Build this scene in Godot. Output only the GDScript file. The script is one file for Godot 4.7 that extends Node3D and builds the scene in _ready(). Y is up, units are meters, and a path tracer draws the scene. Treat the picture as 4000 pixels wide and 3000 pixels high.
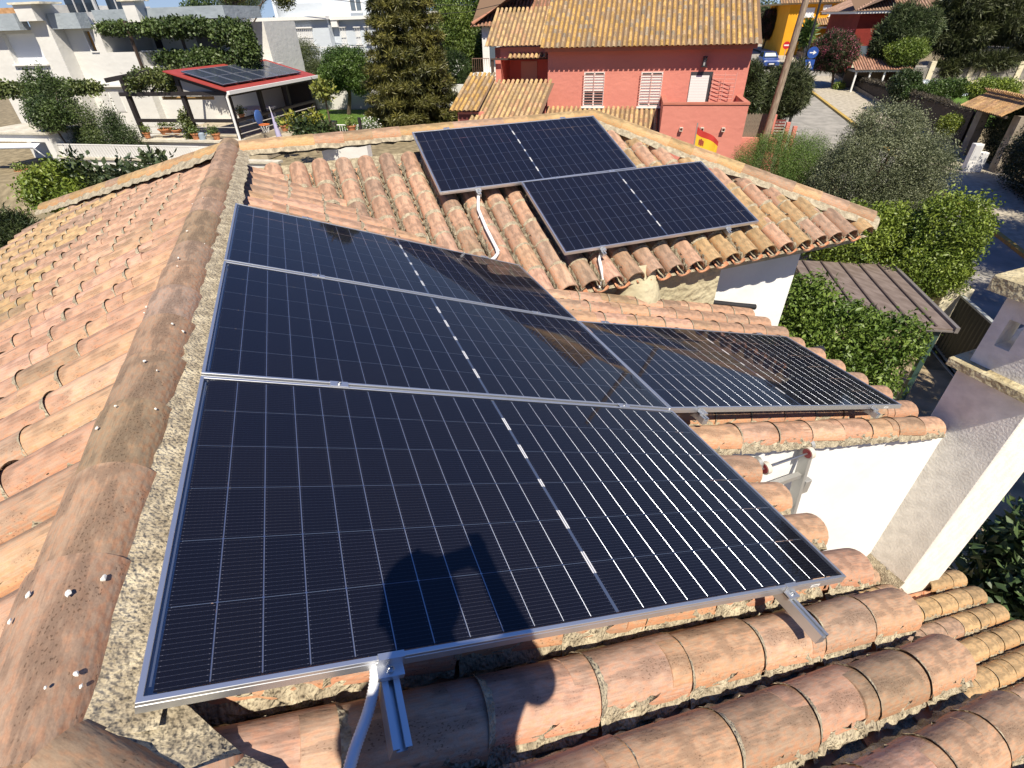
extends Node3D
# ---------------------------------------------------------------- helpers
var rng := RandomNumberGenerator.new()
var used := {}
var mats := {}
var texs := {}
const GA := Vector3(0.838671, 0, 0.544639)     # along the street grid's house fronts
const GB := Vector3(-0.544639, 0, 0.838671)    # out of the house fronts, towards our roof
const EYE := Vector3(0, 6.5, 0)

class B:
	var v := PackedVector3Array()
	var n := PackedVector3Array()
	var uv := PackedVector2Array()
	var c := PackedColorArray()
	var ix := PackedInt32Array()
	var off := Vector3.ZERO
	var col := Color.WHITE
	func _init(o := Vector3.ZERO): off = o
	func vert(p: Vector3, nn: Vector3, t := Vector2.ZERO) -> int:
		v.append(p - off); n.append(nn); uv.append(t); c.append(col)
		return v.size() - 1
	func tri(a: int, b: int, d: int):      # counter-clockwise seen from outside
		ix.append(a); ix.append(d); ix.append(b)
	func face(p: Array, us := []):         # a convex polygon, counter-clockwise from outside
		var nn: Vector3 = (p[1] - p[0]).cross(p[2] - p[0])
		if p.size() > 3 and nn.length() < 1e-9: nn = (p[2] - p[0]).cross(p[3] - p[0])
		nn = nn.normalized()
		var s := v.size()
		for i in p.size(): vert(p[i], nn, us[i] if us.size() > i else Vector2(p[i].x + p[i].z, p[i].y))
		for i in range(1, p.size() - 1): tri(s, s + i, s + i + 1)
	func box(lo: Vector3, hi: Vector3, ch := 0.0):
		var x0 := lo.x; var y0 := lo.y; var z0 := lo.z; var x1 := hi.x; var y1 := hi.y; var z1 := hi.z
		if ch <= 0.0:
			face([Vector3(x0,y0,z1), Vector3(x1,y0,z1), Vector3(x1,y1,z1), Vector3(x0,y1,z1)])
			face([Vector3(x1,y0,z0), Vector3(x0,y0,z0), Vector3(x0,y1,z0), Vector3(x1,y1,z0)])
			face([Vector3(x1,y0,z1), Vector3(x1,y0,z0), Vector3(x1,y1,z0), Vector3(x1,y1,z1)])
			face([Vector3(x0,y0,z0), Vector3(x0,y0,z1), Vector3(x0,y1,z1), Vector3(x0,y1,z0)])
			face([Vector3(x0,y1,z1), Vector3(x1,y1,z1), Vector3(x1,y1,z0), Vector3(x0,y1,z0)])
			face([Vector3(x0,y0,z0), Vector3(x1,y0,z0), Vector3(x1,y0,z1), Vector3(x0,y0,z1)])
			return
		var a := x0 + ch; var b := x1 - ch; var e := z0 + ch; var f := z1 - ch; var t := y1 - ch
		var lowr := [Vector3(a,y0,z1), Vector3(b,y0,z1), Vector3(x1,y0,f), Vector3(x1,y0,e), Vector3(b,y0,z0), Vector3(a,y0,z0), Vector3(x0,y0,e), Vector3(x0,y0,f)]
		var m := []; var top := []
		for q in lowr: m.append(Vector3(q.x, t, q.z))
		top = [Vector3(a,y1,f), Vector3(b,y1,f), Vector3(b,y1,f), Vector3(b,y1,e), Vector3(b,y1,e), Vector3(a,y1,e), Vector3(a,y1,e), Vector3(a,y1,f)]
		for i in 8:
			var j := (i + 1) % 8
			face([lowr[i], lowr[j], m[j], m[i]])
			if i % 2 == 0: face([m[i], m[j], top[j], top[i]])
			else: face([m[i], m[j], top[j]])
		face([Vector3(a,y1,f), Vector3(b,y1,f), Vector3(b,y1,e), Vector3(a,y1,e)])
		var down := lowr.duplicate(); down.reverse(); face(down)
	func bar(p: Vector3, q: Vector3, w: float, h: float, upv := Vector3.UP):   # a square-cut bar from p to q
		var d := (q - p).normalized()
		var s := d.cross(upv)
		if s.length() < 1e-4: s = d.cross(Vector3.RIGHT)
		s = s.normalized() * w * 0.5
		var u := s.cross(d).normalized() * h * 0.5
		var A := [p - s - u, p + s - u, p + s + u, p - s + u]
		var C := [q - s - u, q + s - u, q + s + u, q - s + u]
		for i in 4:
			var j := (i + 1) % 4
			face([A[i], A[j], C[j], C[i]])
		face([A[3], A[2], A[1], A[0]]); face([C[0], C[1], C[2], C[3]])
	func tube(pts: Array, rad, seg := 8, caps := true):
		var rings := []
		var lastx := Vector3.ZERO
		var L := 0.0
		for i in pts.size():
			var d: Vector3 = (pts[min(i + 1, pts.size() - 1)] - pts[max(i - 1, 0)]).normalized()
			var x: Vector3 = lastx - d * lastx.dot(d)
			if x.length() < 1e-3: x = d.cross(Vector3.UP if abs(d.y) < 0.9 else Vector3.RIGHT)
			x = x.normalized(); lastx = x
			var y := d.cross(x)
			var r: float = rad[i] if rad is Array else rad
			if i > 0: L += pts[i].distance_to(pts[i - 1])
			var ring := []
			for k in seg + 1:
				var t := TAU * k / seg
				var nn := x * cos(t) + y * sin(t)
				ring.append(vert(pts[i] + nn * r, nn, Vector2(float(k) / seg, L)))
			rings.append(ring)
			if i > 0:
				for k in seg:
					tri(rings[i - 1][k], rings[i - 1][k + 1], ring[k + 1]); tri(rings[i - 1][k], ring[k + 1], ring[k])
			if caps and (i == 0 or i == pts.size() - 1):
				var nn2: Vector3 = d if i > 0 else -d
				var s := v.size()
				for k in seg: vert(v[ring[k]] + off, nn2)
				for k in range(1, seg - 1):
					if i > 0: tri(s, s + k, s + k + 1)
					else: tri(s, s + k + 1, s + k)
	func lathe(at: Vector3, prof: Array, seg := 16):   # [radius, height] from the bottom up
		for i in prof.size() - 1:
			var r0: float = prof[i][0]; var r1: float = prof[i + 1][0]
			var h0: float = prof[i][1]; var h1: float = prof[i + 1][1]
			var s := v.size()
			for k in seg + 1:
				var t := TAU * k / seg
				var d := Vector3(cos(t), 0, -sin(t))
				var nn := (d * (h1 - h0) + Vector3.UP * (r0 - r1)).normalized()
				vert(at + d * r0 + Vector3.UP * h0, nn, Vector2(float(k) / seg, h0)); vert(at + d * r1 + Vector3.UP * h1, nn, Vector2(float(k) / seg, h1))
			for k in seg:
				var a := s + 2 * k
				tri(a, a + 2, a + 3); tri(a, a + 3, a + 1)
	func grid(nu: int, nv: int, f: Callable, flip := false):   # f(u, v) -> point; smooth normals
		var s := v.size()
		var P := []
		for j in nv + 1:
			for i in nu + 1: P.append(f.call(float(i) / nu, float(j) / nv))
		for j in nv + 1:
			for i in nu + 1:
				var a: Vector3 = P[j * (nu + 1) + min(i + 1, nu)] - P[j * (nu + 1) + max(i - 1, 0)]
				var b: Vector3 = P[min(j + 1, nv) * (nu + 1) + i] - P[max(j - 1, 0) * (nu + 1) + i]
				var nn := a.cross(b).normalized() * (-1.0 if flip else 1.0)
				vert(P[j * (nu + 1) + i], nn, Vector2(float(i) / nu, float(j) / nv))
		for j in nv:
			for i in nu:
				var q := s + j * (nu + 1) + i
				if flip:
					tri(q, q + nu + 2, q + 1); tri(q, q + nu + 1, q + nu + 2)
				else:
					tri(q, q + 1, q + nu + 2); tri(q, q + nu + 2, q + nu + 1)
	func ball(at: Vector3, r: Vector3, nu := 10, nv := 7):
		grid(nu, nv, func(u, w): return at + Vector3(r.x * sin(PI * w) * cos(TAU * u), -r.y * cos(PI * w), -r.z * sin(PI * w) * sin(TAU * u)))
	func mesh() -> ArrayMesh:
		var a := []
		a.resize(Mesh.ARRAY_MAX)
		a[Mesh.ARRAY_VERTEX] = v; a[Mesh.ARRAY_NORMAL] = n; a[Mesh.ARRAY_TEX_UV] = uv; a[Mesh.ARRAY_COLOR] = c; a[Mesh.ARRAY_INDEX] = ix
		var t := PackedFloat32Array()
		for i in n.size():
			var q := n[i].cross(Vector3.UP if abs(n[i].y) < 0.9 else Vector3.RIGHT).normalized()
			t.append_array([q.x, q.y, q.z, 1.0])
		a[Mesh.ARRAY_TANGENT] = t
		var m := ArrayMesh.new()
		m.add_surface_from_arrays(Mesh.PRIMITIVE_TRIANGLES, a)
		return m

func numbered(called: String) -> String:
	used[called] = used.get(called, -1) + 1
	return called if used[called] == 0 else "%s_%03d" % [called, used[called]]

func tag(o: Node3D, label: String, category: String, group := "") -> Node3D:
	o.set_meta("label", label); o.set_meta("category", category)
	if group: o.set_meta("group", group)
	return o

func thing(called: String, label: String, category: String, at := Vector3.ZERO, group := "") -> Node3D:
	var o := Node3D.new()
	o.name = numbered(called); add_child(o, true); o.position = at
	return tag(o, label, category, group)

func gw(a: float, y: float, b: float) -> Vector3: return GA * a + GB * b + Vector3(0, y, 0)

func gthing(called: String, label: String, category: String, at: Vector3, group := "") -> Node3D:   # at = (a, y, b) in the street grid
	var o := thing(called, label, category, gw(at.x, at.y, at.z), group)
	o.rotation_degrees.y = -33.0
	o.set_meta("at", at)
	return o

func nb(o: Node3D) -> B:                       # a mesh builder whose points are in the thing's own world or grid coordinates
	return B.new(o.get_meta("at") if o.has_meta("at") else o.position)

func obj(called: String, b, m: Material, parent: Node3D = self) -> MeshInstance3D:
	var o := MeshInstance3D.new()
	o.name = numbered(called) if parent == self else called
	o.mesh = b.mesh() if b is B else b
	o.material_override = m
	parent.add_child(o, true)
	return o

func struct(called: String, b: B, m: Material) -> MeshInstance3D:
	var o := obj(called, b, m); o.set_meta("kind", "structure"); return o

func stuff(o: Node): o.set_meta("kind", "stuff"); return o

func put(called: String, mesh: Mesh, m: Material, tr: Transform3D, parent: Node3D) -> MeshInstance3D:
	var o := obj(called, mesh, m, parent); o.transform = tr; return o

func multi(called: String, mesh: Mesh, m: Material, trs: Array, cols: Array, parent: Node3D) -> MultiMeshInstance3D:
	var mm := MultiMesh.new()
	mm.transform_format = MultiMesh.TRANSFORM_3D
	mm.use_colors = cols.size() > 0
	mm.mesh = mesh
	mm.instance_count = trs.size()
	for i in trs.size():
		mm.set_instance_transform(i, trs[i])
		if cols.size() > 0: mm.set_instance_color(i, cols[i])
	var o := MultiMeshInstance3D.new()
	o.name = numbered(called) if parent == self else called
	o.multimesh = mm; o.material_override = m
	parent.add_child(o, true)
	return o

func lin(r: float, g: float, b: float) -> Color: return Color(r, g, b).linear_to_srgb()

func noise(freq: float, seed_: int, oct := 4, kind := FastNoiseLite.TYPE_SIMPLEX_SMOOTH) -> FastNoiseLite:
	var f := FastNoiseLite.new()
	f.seed = seed_; f.frequency = freq; f.fractal_octaves = oct; f.noise_type = kind
	f.fractal_type = FastNoiseLite.FRACTAL_FBM if oct > 1 else FastNoiseLite.FRACTAL_NONE
	return f

func field(n: FastNoiseLite, w: int, h: int) -> PackedByteArray:
	var im := n.get_seamless_image(w, h, false, false, 0.15, true)
	im.convert(Image.FORMAT_L8)
	return im.get_data()

func image_of(w: int, h: int, f: Callable) -> ImageTexture:     # f(i) -> Color (sRGB) for pixel i
	var d := PackedByteArray()
	d.resize(w * h * 3)
	for i in w * h:
		var q: Color = f.call(i)
		d[3 * i] = int(clampf(q.r, 0, 1) * 255); d[3 * i + 1] = int(clampf(q.g, 0, 1) * 255); d[3 * i + 2] = int(clampf(q.b, 0, 1) * 255)
	return ImageTexture.create_from_image(Image.create_from_data(w, h, false, Image.FORMAT_RGB8, d))

func mottled(key: String, lo: Color, hi: Color, freq := 0.012, seed_ := 1, grain := 0.35, size := 256) -> ImageTexture:
	if not texs.has(key):
		var a := field(noise(freq, seed_, 5), size, size)
		var g := field(noise(0.2, seed_ + 9, 3), size, size)
		texs[key] = image_of(size, size, func(i): return lo.lerp(hi, clampf((a[i] / 255.0 - 0.5) * 1.6 + 0.5 + (g[i] / 255.0 - 0.5) * grain, 0, 1)))
	return texs[key]

func mat(key: String, col: Color, rough := 0.8, metal := 0.0) -> StandardMaterial3D:
	if mats.has(key): return mats[key]
	var m := StandardMaterial3D.new()
	m.albedo_color = col; m.roughness = rough; m.metallic = metal
	mats[key] = m
	return m

func tmat(key: String, tex: Texture2D, scale: Vector3, tint := Color.WHITE, rough := 0.9, bump: Texture2D = null, depth := 0.0) -> StandardMaterial3D:
	if mats.has(key): return mats[key]
	var m := mat(key, tint, rough)
	m.albedo_texture = tex
	m.uv1_triplanar = true; m.uv1_world_triplanar = true; m.uv1_scale = scale
	if bump:
		m.normal_enabled = true; m.normal_texture = bump; m.normal_scale = depth
	return m

func nmap(freq: float, seed_: int, oct := 4, strength := 6.0, size := 256) -> NoiseTexture2D:
	var t := NoiseTexture2D.new()
	t.width = size; t.height = size; t.seamless = true; t.as_normal_map = true; t.bump_strength = strength
	t.noise = noise(freq, seed_, oct)
	return t

func wall(key: String, lo: Color, hi: Color, scale := 0.35, depth := 0.5, rough := 0.92) -> StandardMaterial3D:   # painted render with faint blotches and a trowelled surface
	if mats.has(key): return mats[key]
	if not texs.has("plaster_n"): texs["plaster_n"] = nmap(0.06, 77, 5, 5.0)
	return tmat(key, mottled(key, lo, hi, 0.01, key.hash() % 999), Vector3.ONE * scale, Color.WHITE, rough, texs["plaster_n"], depth)

func _ready():
	rng.seed = 20240611
	var cam := Camera3D.new()
	cam.name = "camera"
	cam.fov = 74.2544; cam.near = 0.05; cam.far = 900.0
	cam.transform = Transform3D(Basis(Vector3(0.931582, -0.024386, 0.362713), Vector3(0.229891, 0.81243, -0.535824), Vector3(-0.281612, 0.582549, 0.762451)), EYE)
	add_child(cam)
	var we := WorldEnvironment.new()
	var env := Environment.new()
	var sky := Sky.new()
	var sm := ProceduralSkyMaterial.new()
	sm.sky_top_color = Color(0.22, 0.37, 0.64); sm.sky_horizon_color = Color(0.66, 0.75, 0.85); sm.sky_curve = 0.12
	sm.ground_bottom_color = Color(0.25, 0.23, 0.2); sm.ground_horizon_color = Color(0.55, 0.58, 0.6)
	sm.sun_angle_max = 0.0
	sky.sky_material = sm
	env.background_mode = Environment.BG_SKY; env.sky = sky
	env.background_energy_multiplier = 0.75
	env.tonemap_mode = Environment.TONE_MAPPER_LINEAR
	env.tonemap_exposure = 1.6
	env.sdfgi_enabled = true; env.ssao_enabled = true; env.ssil_enabled = true
	we.environment = env
	add_child(we)
	var sun := DirectionalLight3D.new()
	sun.name = "sun"
	sun.light_energy = 1.5; sun.light_color = Color(1.0, 0.955, 0.88); sun.light_angular_distance = 0.5; sun.shadow_enabled = true
	sun.look_at_from_position(Vector3.ZERO, Vector3(0.079, -0.803, -0.59))
	add_child(sun)
	build_roof()
	build_panels()
	build_ladder()
	build_ground()
	build_red_house()
	build_left()
	build_right()
	build_plants()
	build_person()
# ---------------------------------------------------------------- our roof
func tile_tex() -> ImageTexture:
	if texs.has("tile"): return texs["tile"]
	var W := 512
	var big := field(noise(0.006, 3, 4), W, W)
	var mid := field(noise(0.03, 5, 4), W, W)
	var fine := field(noise(0.16, 8, 3), W, W)
	var streak := field(noise(0.05, 11, 4), W, 64)
	var spot := field(noise(0.09, 21, 2), W, W)
	texs["tile"] = image_of(W, W, func(i):
		var x: int = i % W
		var y: int = i / W
		var b: float = big[i] / 255.0
		var s: float = streak[(y / 8) * W + x] / 255.0 - 0.5
		var u: float = absf(x / 511.0 - 0.5) * 2.0
		var q := Color(0.93, 0.92, 0.90).lerp(Color(0.98, 0.90, 0.84), smoothstep(0.35, 0.75, mid[i] / 255.0))
		q = q.lerp(Color(0.72, 0.70, 0.68), smoothstep(0.3, 0.75, b + s * 0.8) * (1.0 - smoothstep(0.25, 0.75, u)) * 0.85)
		q = q.lerp(Color(1.0, 0.84, 0.74), smoothstep(0.55, 0.95, u + (mid[i] / 255.0 - 0.5) * 0.5) * 0.7)
		var k: float = 1.0 + s * 0.2 + (fine[i] / 255.0 - 0.5) * 0.1
		q = q * k
		var lichen: float = smoothstep(0.68, 0.78, spot[i] / 255.0) * smoothstep(0.55, 0.75, b + s * 0.4)
		q = q.lerp(Color(0.40, 0.36, 0.31), lichen * 0.6)
		return q)
	return texs["tile"]

func tile_mat(tone: int, k: int) -> StandardMaterial3D:
	var key := "tile%d_%d" % [tone, k]
	if mats.has(key): return mats[key]
	var base: Array = [[0.535, 0.36, 0.262], [0.50, 0.365, 0.205], [0.42, 0.305, 0.23]][tone]
	var r := RandomNumberGenerator.new(); r.seed = tone * 100 + k
	var j := r.randf_range(0.86, 1.12)
	var m := mat(key, lin(base[0] * j, base[1] * j * r.randf_range(0.95, 1.05), base[2] * j * r.randf_range(0.88, 1.1)), 0.88)
	m.albedo_texture = tile_tex()
	m.uv1_scale = Vector3(1, 0.8, 1); m.uv1_offset = Vector3(0, r.randf(), 0)
	if not texs.has("clay_n"): texs["clay_n"] = nmap(0.05, 40, 5, 2.5)
	m.normal_enabled = true; m.normal_texture = texs["clay_n"]; m.normal_scale = 0.35
	return m

func tile_mesh(ln: float, r0: float, r1: float, seg := 9, arc := 86.0, th := 0.014, sag := 0.0) -> ArrayMesh:   # a half-round clay tile along z, wide end at +z, its crown at y = 0
	var b := B.new()
	var nz := 3
	for side in 2:
		var s := b.v.size()
		for j in nz + 1:
			var t := float(j) / nz
			var r := lerpf(r0, r1, t) - (th if side == 1 else 0.0)
			for i in seg + 1:
				var a := deg_to_rad(lerpf(-arc, arc, float(i) / seg))
				var nn := Vector3(sin(a), cos(a), 0)
				b.vert(Vector3(sin(a) * r, cos(a) * r - r1 - sag * sin(PI * t), (t - 0.5) * ln), nn * (-1.0 if side == 1 else 1.0), Vector2(lerpf(0.02, 0.98, float(i) / seg), t * 0.9))
		for j in nz:
			for i in seg:
				var q := s + j * (seg + 1) + i
				if side == 0: b.tri(q, q + seg + 2, q + 1); b.tri(q, q + seg + 1, q + seg + 2)
				else: b.tri(q, q + 1, q + seg + 2); b.tri(q, q + seg + 2, q + seg + 1)
	for e in [0, nz]:
		var dirn := Vector3(0, 0, 1 if e > 0 else -1)
		var s2 := b.v.size()
		for i in seg + 1:
			b.vert(b.v[e * (seg + 1) + i], dirn, Vector2(float(i) / seg, 0.02)); b.vert(b.v[(nz + 1 + e) * (seg + 1) + i], dirn, Vector2(float(i) / seg, 0.05))
		for i in seg:
			var q := s2 + 2 * i
			if e > 0: b.tri(q, q + 1, q + 3); b.tri(q, q + 3, q + 2)
			else: b.tri(q, q + 3, q + 1); b.tri(q, q + 2, q + 3)
	for i in [0, seg]:
		var o := [b.v[i], b.v[nz * (seg + 1) + i], b.v[(2 * nz + 1) * (seg + 1) + i], b.v[(nz + 1) * (seg + 1) + i]]
		if i == 0: o.reverse()
		o.reverse()
		b.face(o)
	return b.mesh()

func bed_mesh(seed_: int) -> ArrayMesh:        # rough mortar squeezed out on both sides under a cover tile
	var b := B.new()
	var f := noise(9.0, seed_, 3)
	for s in [-1.0, 1.0]:
		b.grid(9, 4, func(u, w):
			var z: float = (u - 0.5) * 0.345
			var k: float = f.get_noise_2d(u * 1.3 + s * 3.0, w * 0.8) * 0.026
			var x: float = s * lerpf(0.078, 0.112, w) + s * k
			var y: float = lerpf(-0.058, -0.135, w) + absf(k) * 0.4
			return Vector3(x, y, z), s < 0)
	return b.mesh()

func joint_mesh(seed_: int) -> ArrayMesh:      # the lip of mortar under the lower end of a cover tile
	var b := B.new()
	var f := noise(7.0, seed_, 3)
	b.grid(12, 3, func(u, w):
		var a := deg_to_rad(lerpf(-80, 80, u))
		var k: float = f.get_noise_2d(u * 2.0, w)
		var r: float = lerpf(0.099, 0.084, w) + k * 0.004
		return Vector3(sin(a) * r, cos(a) * r - 0.1005, lerpf(-0.01, 0.022 + k * 0.014, w)), true)
	return b.mesh()

var tiles := []        # [transform, tone, weight, which mesh]
func add_tile(pos: Vector3, down: Vector3, nrm: Vector3, tone: int, kind := 0, wob := 0.02):
	var x := nrm.cross(down).normalized()
	var bs := Basis(x, nrm, down)
	bs = bs * Basis(Vector3.RIGHT, 0.028 + rng.randf_range(-0.012, 0.012)) * Basis(Vector3.UP, rng.randf_range(-wob, wob)) * Basis(Vector3.BACK, rng.randf_range(-0.05, 0.05))
	var tr := Transform3D(bs, pos + nrm * rng.randf_range(-0.004, 0.005))
	var d := pos - EYE
	var cam := Basis(Vector3(0.931582, -0.024386, 0.362713), Vector3(0.229891, 0.81243, -0.535824), Vector3(-0.281612, 0.582549, 0.762451))
	var l := cam.transposed() * d
	var seen: bool = l.z < -0.2 and absf(l.x) < -l.z * 1.04 and absf(l.y) < -l.z * 0.79
	tiles.append([tr, tone, (1.0 if seen else 0.02) / d.length_squared(), kind])

const YR := 5.382
func y_right(x: float) -> float: return YR - 0.3863 * (x + 0.511)
func y_low(x: float) -> float: return 4.575 - 0.2906 * (x - 1.61)
func y_left(x: float) -> float: return 5.455 + 0.345 * (x + 0.7)
func y_cross(z: float) -> float: return 5.0 + 0.371 * (-5.142 - z)
func y_porch(x: float) -> float: return 2.75 - 0.36 * (x - 2.04)

var beds := []
var joints := []
var pans := []
func row(top: Vector3, bottom: Vector3, nrm: Vector3, keep: Callable, tone: Callable, pan_side: Vector3, ends := true):
	var down := (bottom - top).normalized()
	var L := top.distance_to(bottom)
	var n := maxi(1, roundi((L - 0.40) / 0.325))
	var e := (L - 0.40) / n
	var sh := rng.randf_range(-0.03, 0.03)
	for i in n + 1:
		var t := 0.40 + i * e + (sh if i < n else 0.0) + rng.randf_range(-0.008, 0.008)
		var c := top + down * (t - 0.215)
		if keep.call(top + down * (t - 0.17)):
			add_tile(c, down, nrm, tone.call(c))
			var bs := Basis(nrm.cross(down).normalized(), nrm, down)
			if rng.randf() < 0.5: bs = Basis(-bs.x, bs.y, -bs.z)
			beds.append(Transform3D(bs, top + down * (t - 0.17)))
			if t < L - 0.1 or not ends: joints.append(Transform3D(Basis(nrm.cross(down).normalized(), nrm, down), top + down * t + nrm * 0.006))
		var p := top + down * (t - 0.21) + pan_side
		if keep.call(p):
			var px := nrm.cross(down).normalized()
			pans.append(Transform3D(Basis(-px, -nrm, down) * Basis(Vector3.RIGHT, -0.02), p - nrm * 0.186))

func build_roof():
	var H := thing("tiled_house", "house in the foreground with terracotta barrel tile roof carrying solar panels", "house", Vector3(0, -2, 0))
	var nR := Vector3(0.3863, 1, 0).normalized()
	var nD := Vector3(0.2906, 1, 0).normalized()
	var nL := Vector3(-0.345, 1, 0).normalized()
	var nC := Vector3(0, 1, 0.371).normalized()
	var nF := Vector3(0, 1, 0.38).normalized()
	var nP := Vector3(0.36, 1, 0).normalized()
	var pink := func(_p): return 0 if rng.randf() < 0.72 else 2
	# right-hand slope, rows running down to the right
	for k in range(-9, 28):
		var z := -0.1 - 0.235 * k + rng.randf_range(-0.006, 0.006)
		var keep := func(p): return p.x > -0.7 + maxf(0.0, p.z + 0.62) + 0.1 and (p.y + 0.05 > y_cross(p.z) or (p.z > -4.0 and p.x > 1.55))
		var ps := Vector3(0, 0, -0.1175)
		if k < 7:
			row(Vector3(-0.57, y_right(-0.57), z), Vector3(2.06, y_right(2.06), z), nR, keep, pink, ps)
		else:
			var ze := 4.36 + rng.randf_range(-0.01, 0.02)
			row(Vector3(1.72, y_low(1.72), z), Vector3(ze, y_low(ze), z), nD, keep, pink, ps)
			row(Vector3(-0.57, y_right(-0.57), z), Vector3(1.80, y_right(1.80) + 0.01, z), nR, keep, pink, ps, false)
	# left-hand slope: the lower courses are older and yellow
	var old := func(p): return (1 if rng.randf() < 0.6 else 2) if p.x < -2.15 + rng.randf_range(-0.2, 0.2) else (0 if rng.randf() < 0.8 else 2)
	for k in range(-8, 37):
		var z := 0.05 - 0.235 * k + rng.randf_range(-0.006, 0.006)
		var keepL := func(p): return p.x < -0.7 - maxf(0.0, p.z + 0.62) + 0.1 and -p.x - 0.7 > (-6.4 - p.z) - 0.12
		row(Vector3(-0.86, y_left(-0.86), z), Vector3(-3.62, y_left(-3.62), z), nL, keepL, old, Vector3(0, 0, -0.1175))
	# far slope, rows running down towards us
	for k in range(0, 29):
		var x := -0.55 + 0.235 * k + rng.randf_range(-0.006, 0.006)
		var keepC := func(p): return p.y + 0.045 > y_right(p.x) if p.x < 1.75 else (p.y > y_low(p.x) - 0.3 and p.x - 3.6 < (p.z + 6.37) - 0.16)
		var aged := func(p): return 1 if rng.randf() < smoothstep(2.6, 4.4, p.x) * 0.75 else (2 if rng.randf() < 0.35 else 0)
		row(Vector3(x, y_cross(-6.08), -6.08), Vector3(x, y_cross(-3.84), -3.84), nC, keepC, aged, Vector3(0.1175, 0, 0))
	# hip end under the photographer's feet
	for k in range(-11, 12):
		var x := -0.7 + 0.235 * k
		var keepF := func(p): return p.z + 0.62 > absf(p.x + 0.7) - 0.05
		row(Vector3(x, 5.43, -0.5), Vector3(x, 5.43 - 0.38 * 2.7, 2.2), nF, keepF, pink, Vector3(0.1175, 0, 0))
	# lower roof over the porch, all of it old yellow tile
	var yel := func(_p): return 1 if rng.randf() < 0.8 else 2
	for k in range(-16, 7):
		var z := -0.28 - 0.215 * k
		var keepP := func(p): return p.z > -1.62 and not (p.x > 4.42 and p.x < 5.25 and p.z < -1.25)
		row(Vector3(1.95, y_porch(1.95), z), Vector3(5.72 + rng.randf_range(0, 0.03), y_porch(5.72), z), nP, keepP, yel, Vector3(0, 0, -0.1075))
	tiles.sort_custom(func(a, b): return a[2] > b[2])
	var near := tile_mesh(0.43, 0.087, 0.099, 12, 86.0, 0.012, 0.001)
	var near2 := tile_mesh(0.425, 0.088, 0.098, 12, 84.0, 0.011, -0.002)
	var rest := []; var tint := []
	for i in tiles.size():
		var q: Array = tiles[i]
		if i < 300:
			put("roof_tile", near if i % 2 else near2, tile_mat(q[1], rng.randi() % 9), Transform3D(q[0].basis, q[0].origin - H.position), H)
		else:
			rest.append(Transform3D(q[0].basis, q[0].origin - H.position))
			var j := rng.randf_range(0.8, 1.14)
			tint.append([Color(0.535, 0.36, 0.262), Color(0.51, 0.375, 0.21), Color(0.43, 0.31, 0.235)][q[1]] * j)
	var cm := mat("tile_many", Color.WHITE, 0.9); cm.albedo_texture = tile_tex()
	cm.vertex_color_use_as_albedo = true
	stuff(multi("roof_tiles", tile_mesh(0.43, 0.087, 0.099, 8, 86.0, 0.011), cm, rest, tint, H))
	var pm := tmat("pan", tile_tex(), Vector3.ONE * 2.3, lin(0.60, 0.34, 0.22), 0.9)
	var pt := []
	for q in pans: pt.append(Transform3D(q.basis, q.origin - H.position))
	stuff(multi("channel_tiles", tile_mesh(0.43, 0.082, 0.094, 6, 62.0), pm, pt, [], H))
	var mo := tmat("mortar", mottled("mortar", Color(0.50, 0.46, 0.39), Color(0.75, 0.71, 0.61), 0.03, 5, 0.7), Vector3.ONE * 2.2, Color.WHITE, 0.96, nmap(0.12, 6, 4, 9.0), 1.0)
	var bt := []
	for q in beds: bt.append(Transform3D(q.basis, q.origin - H.position))
	stuff(multi("mortar_beds", bed_mesh(3), mo, bt, [], H))
	bt = []
	for q in joints: bt.append(Transform3D(q.basis, q.origin - H.position))
	stuff(multi("mortar_joints", joint_mesh(4), mo, bt, [], H))
	# the boarding and mortar under the tiles
	var dk := nb(H)
	var dd := 0.175
	var slab := func(p: Array): dk.face(p)
	slab.call([Vector3(-0.7, y_right(-0.7) - dd, -0.62), Vector3(2.0, y_right(2.0) - dd, 2.08), Vector3(2.0, y_right(2.0) - dd, -1.74), Vector3(-0.7, y_right(-0.7) - dd, -6.37)])
	slab.call([Vector3(-0.7, y_right(-0.7) - dd, -6.37), Vector3(2.0, y_right(2.0) - dd, -1.74), Vector3(2.0, y_right(2.0) - dd, -3.5), Vector3(2.0, y_right(2.0) - dd, -6.37)])
	slab.call([Vector3(1.75, y_low(1.75) - dd, -1.74), Vector3(4.3, y_low(4.3) - dd, -1.74), Vector3(4.3, y_low(4.3) - dd, -4.2), Vector3(1.75, y_low(1.75) - dd, -4.2)])
	slab.call([Vector3(-0.7, y_left(-0.7) - dd, -0.62), Vector3(-0.7, y_left(-0.7) - dd, -6.4), Vector3(-3.55, y_left(-3.55) - dd, -9.25), Vector3(-3.55, y_left(-3.55) - dd, 2.2)])
	slab.call([Vector3(-0.7, y_cross(-6.37) - dd, -6.37), Vector3(-0.7, y_cross(-3.9) - dd, -3.9), Vector3(5.9, y_cross(-3.9) - dd, -3.9), Vector3(3.6, y_cross(-6.37) - dd, -6.37)])
	slab.call([Vector3(-0.7, 5.43 - dd, -0.62), Vector3(-3.3, 5.43 - dd - 1.0, 2.1), Vector3(2.0, 5.43 - dd - 1.0, 2.1)])
	slab.call([Vector3(-0.7, 5.28, -6.37), Vector3(3.6, 5.28, -6.37), Vector3(5.9, 4.3, -9.0), Vector3(-3.55, 4.3, -9.25)])
	slab.call([Vector3(3.6, 5.28, -6.37), Vector3(5.9, y_cross(-3.9) - dd, -3.9), Vector3(5.9, 4.3, -9.0)])
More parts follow.
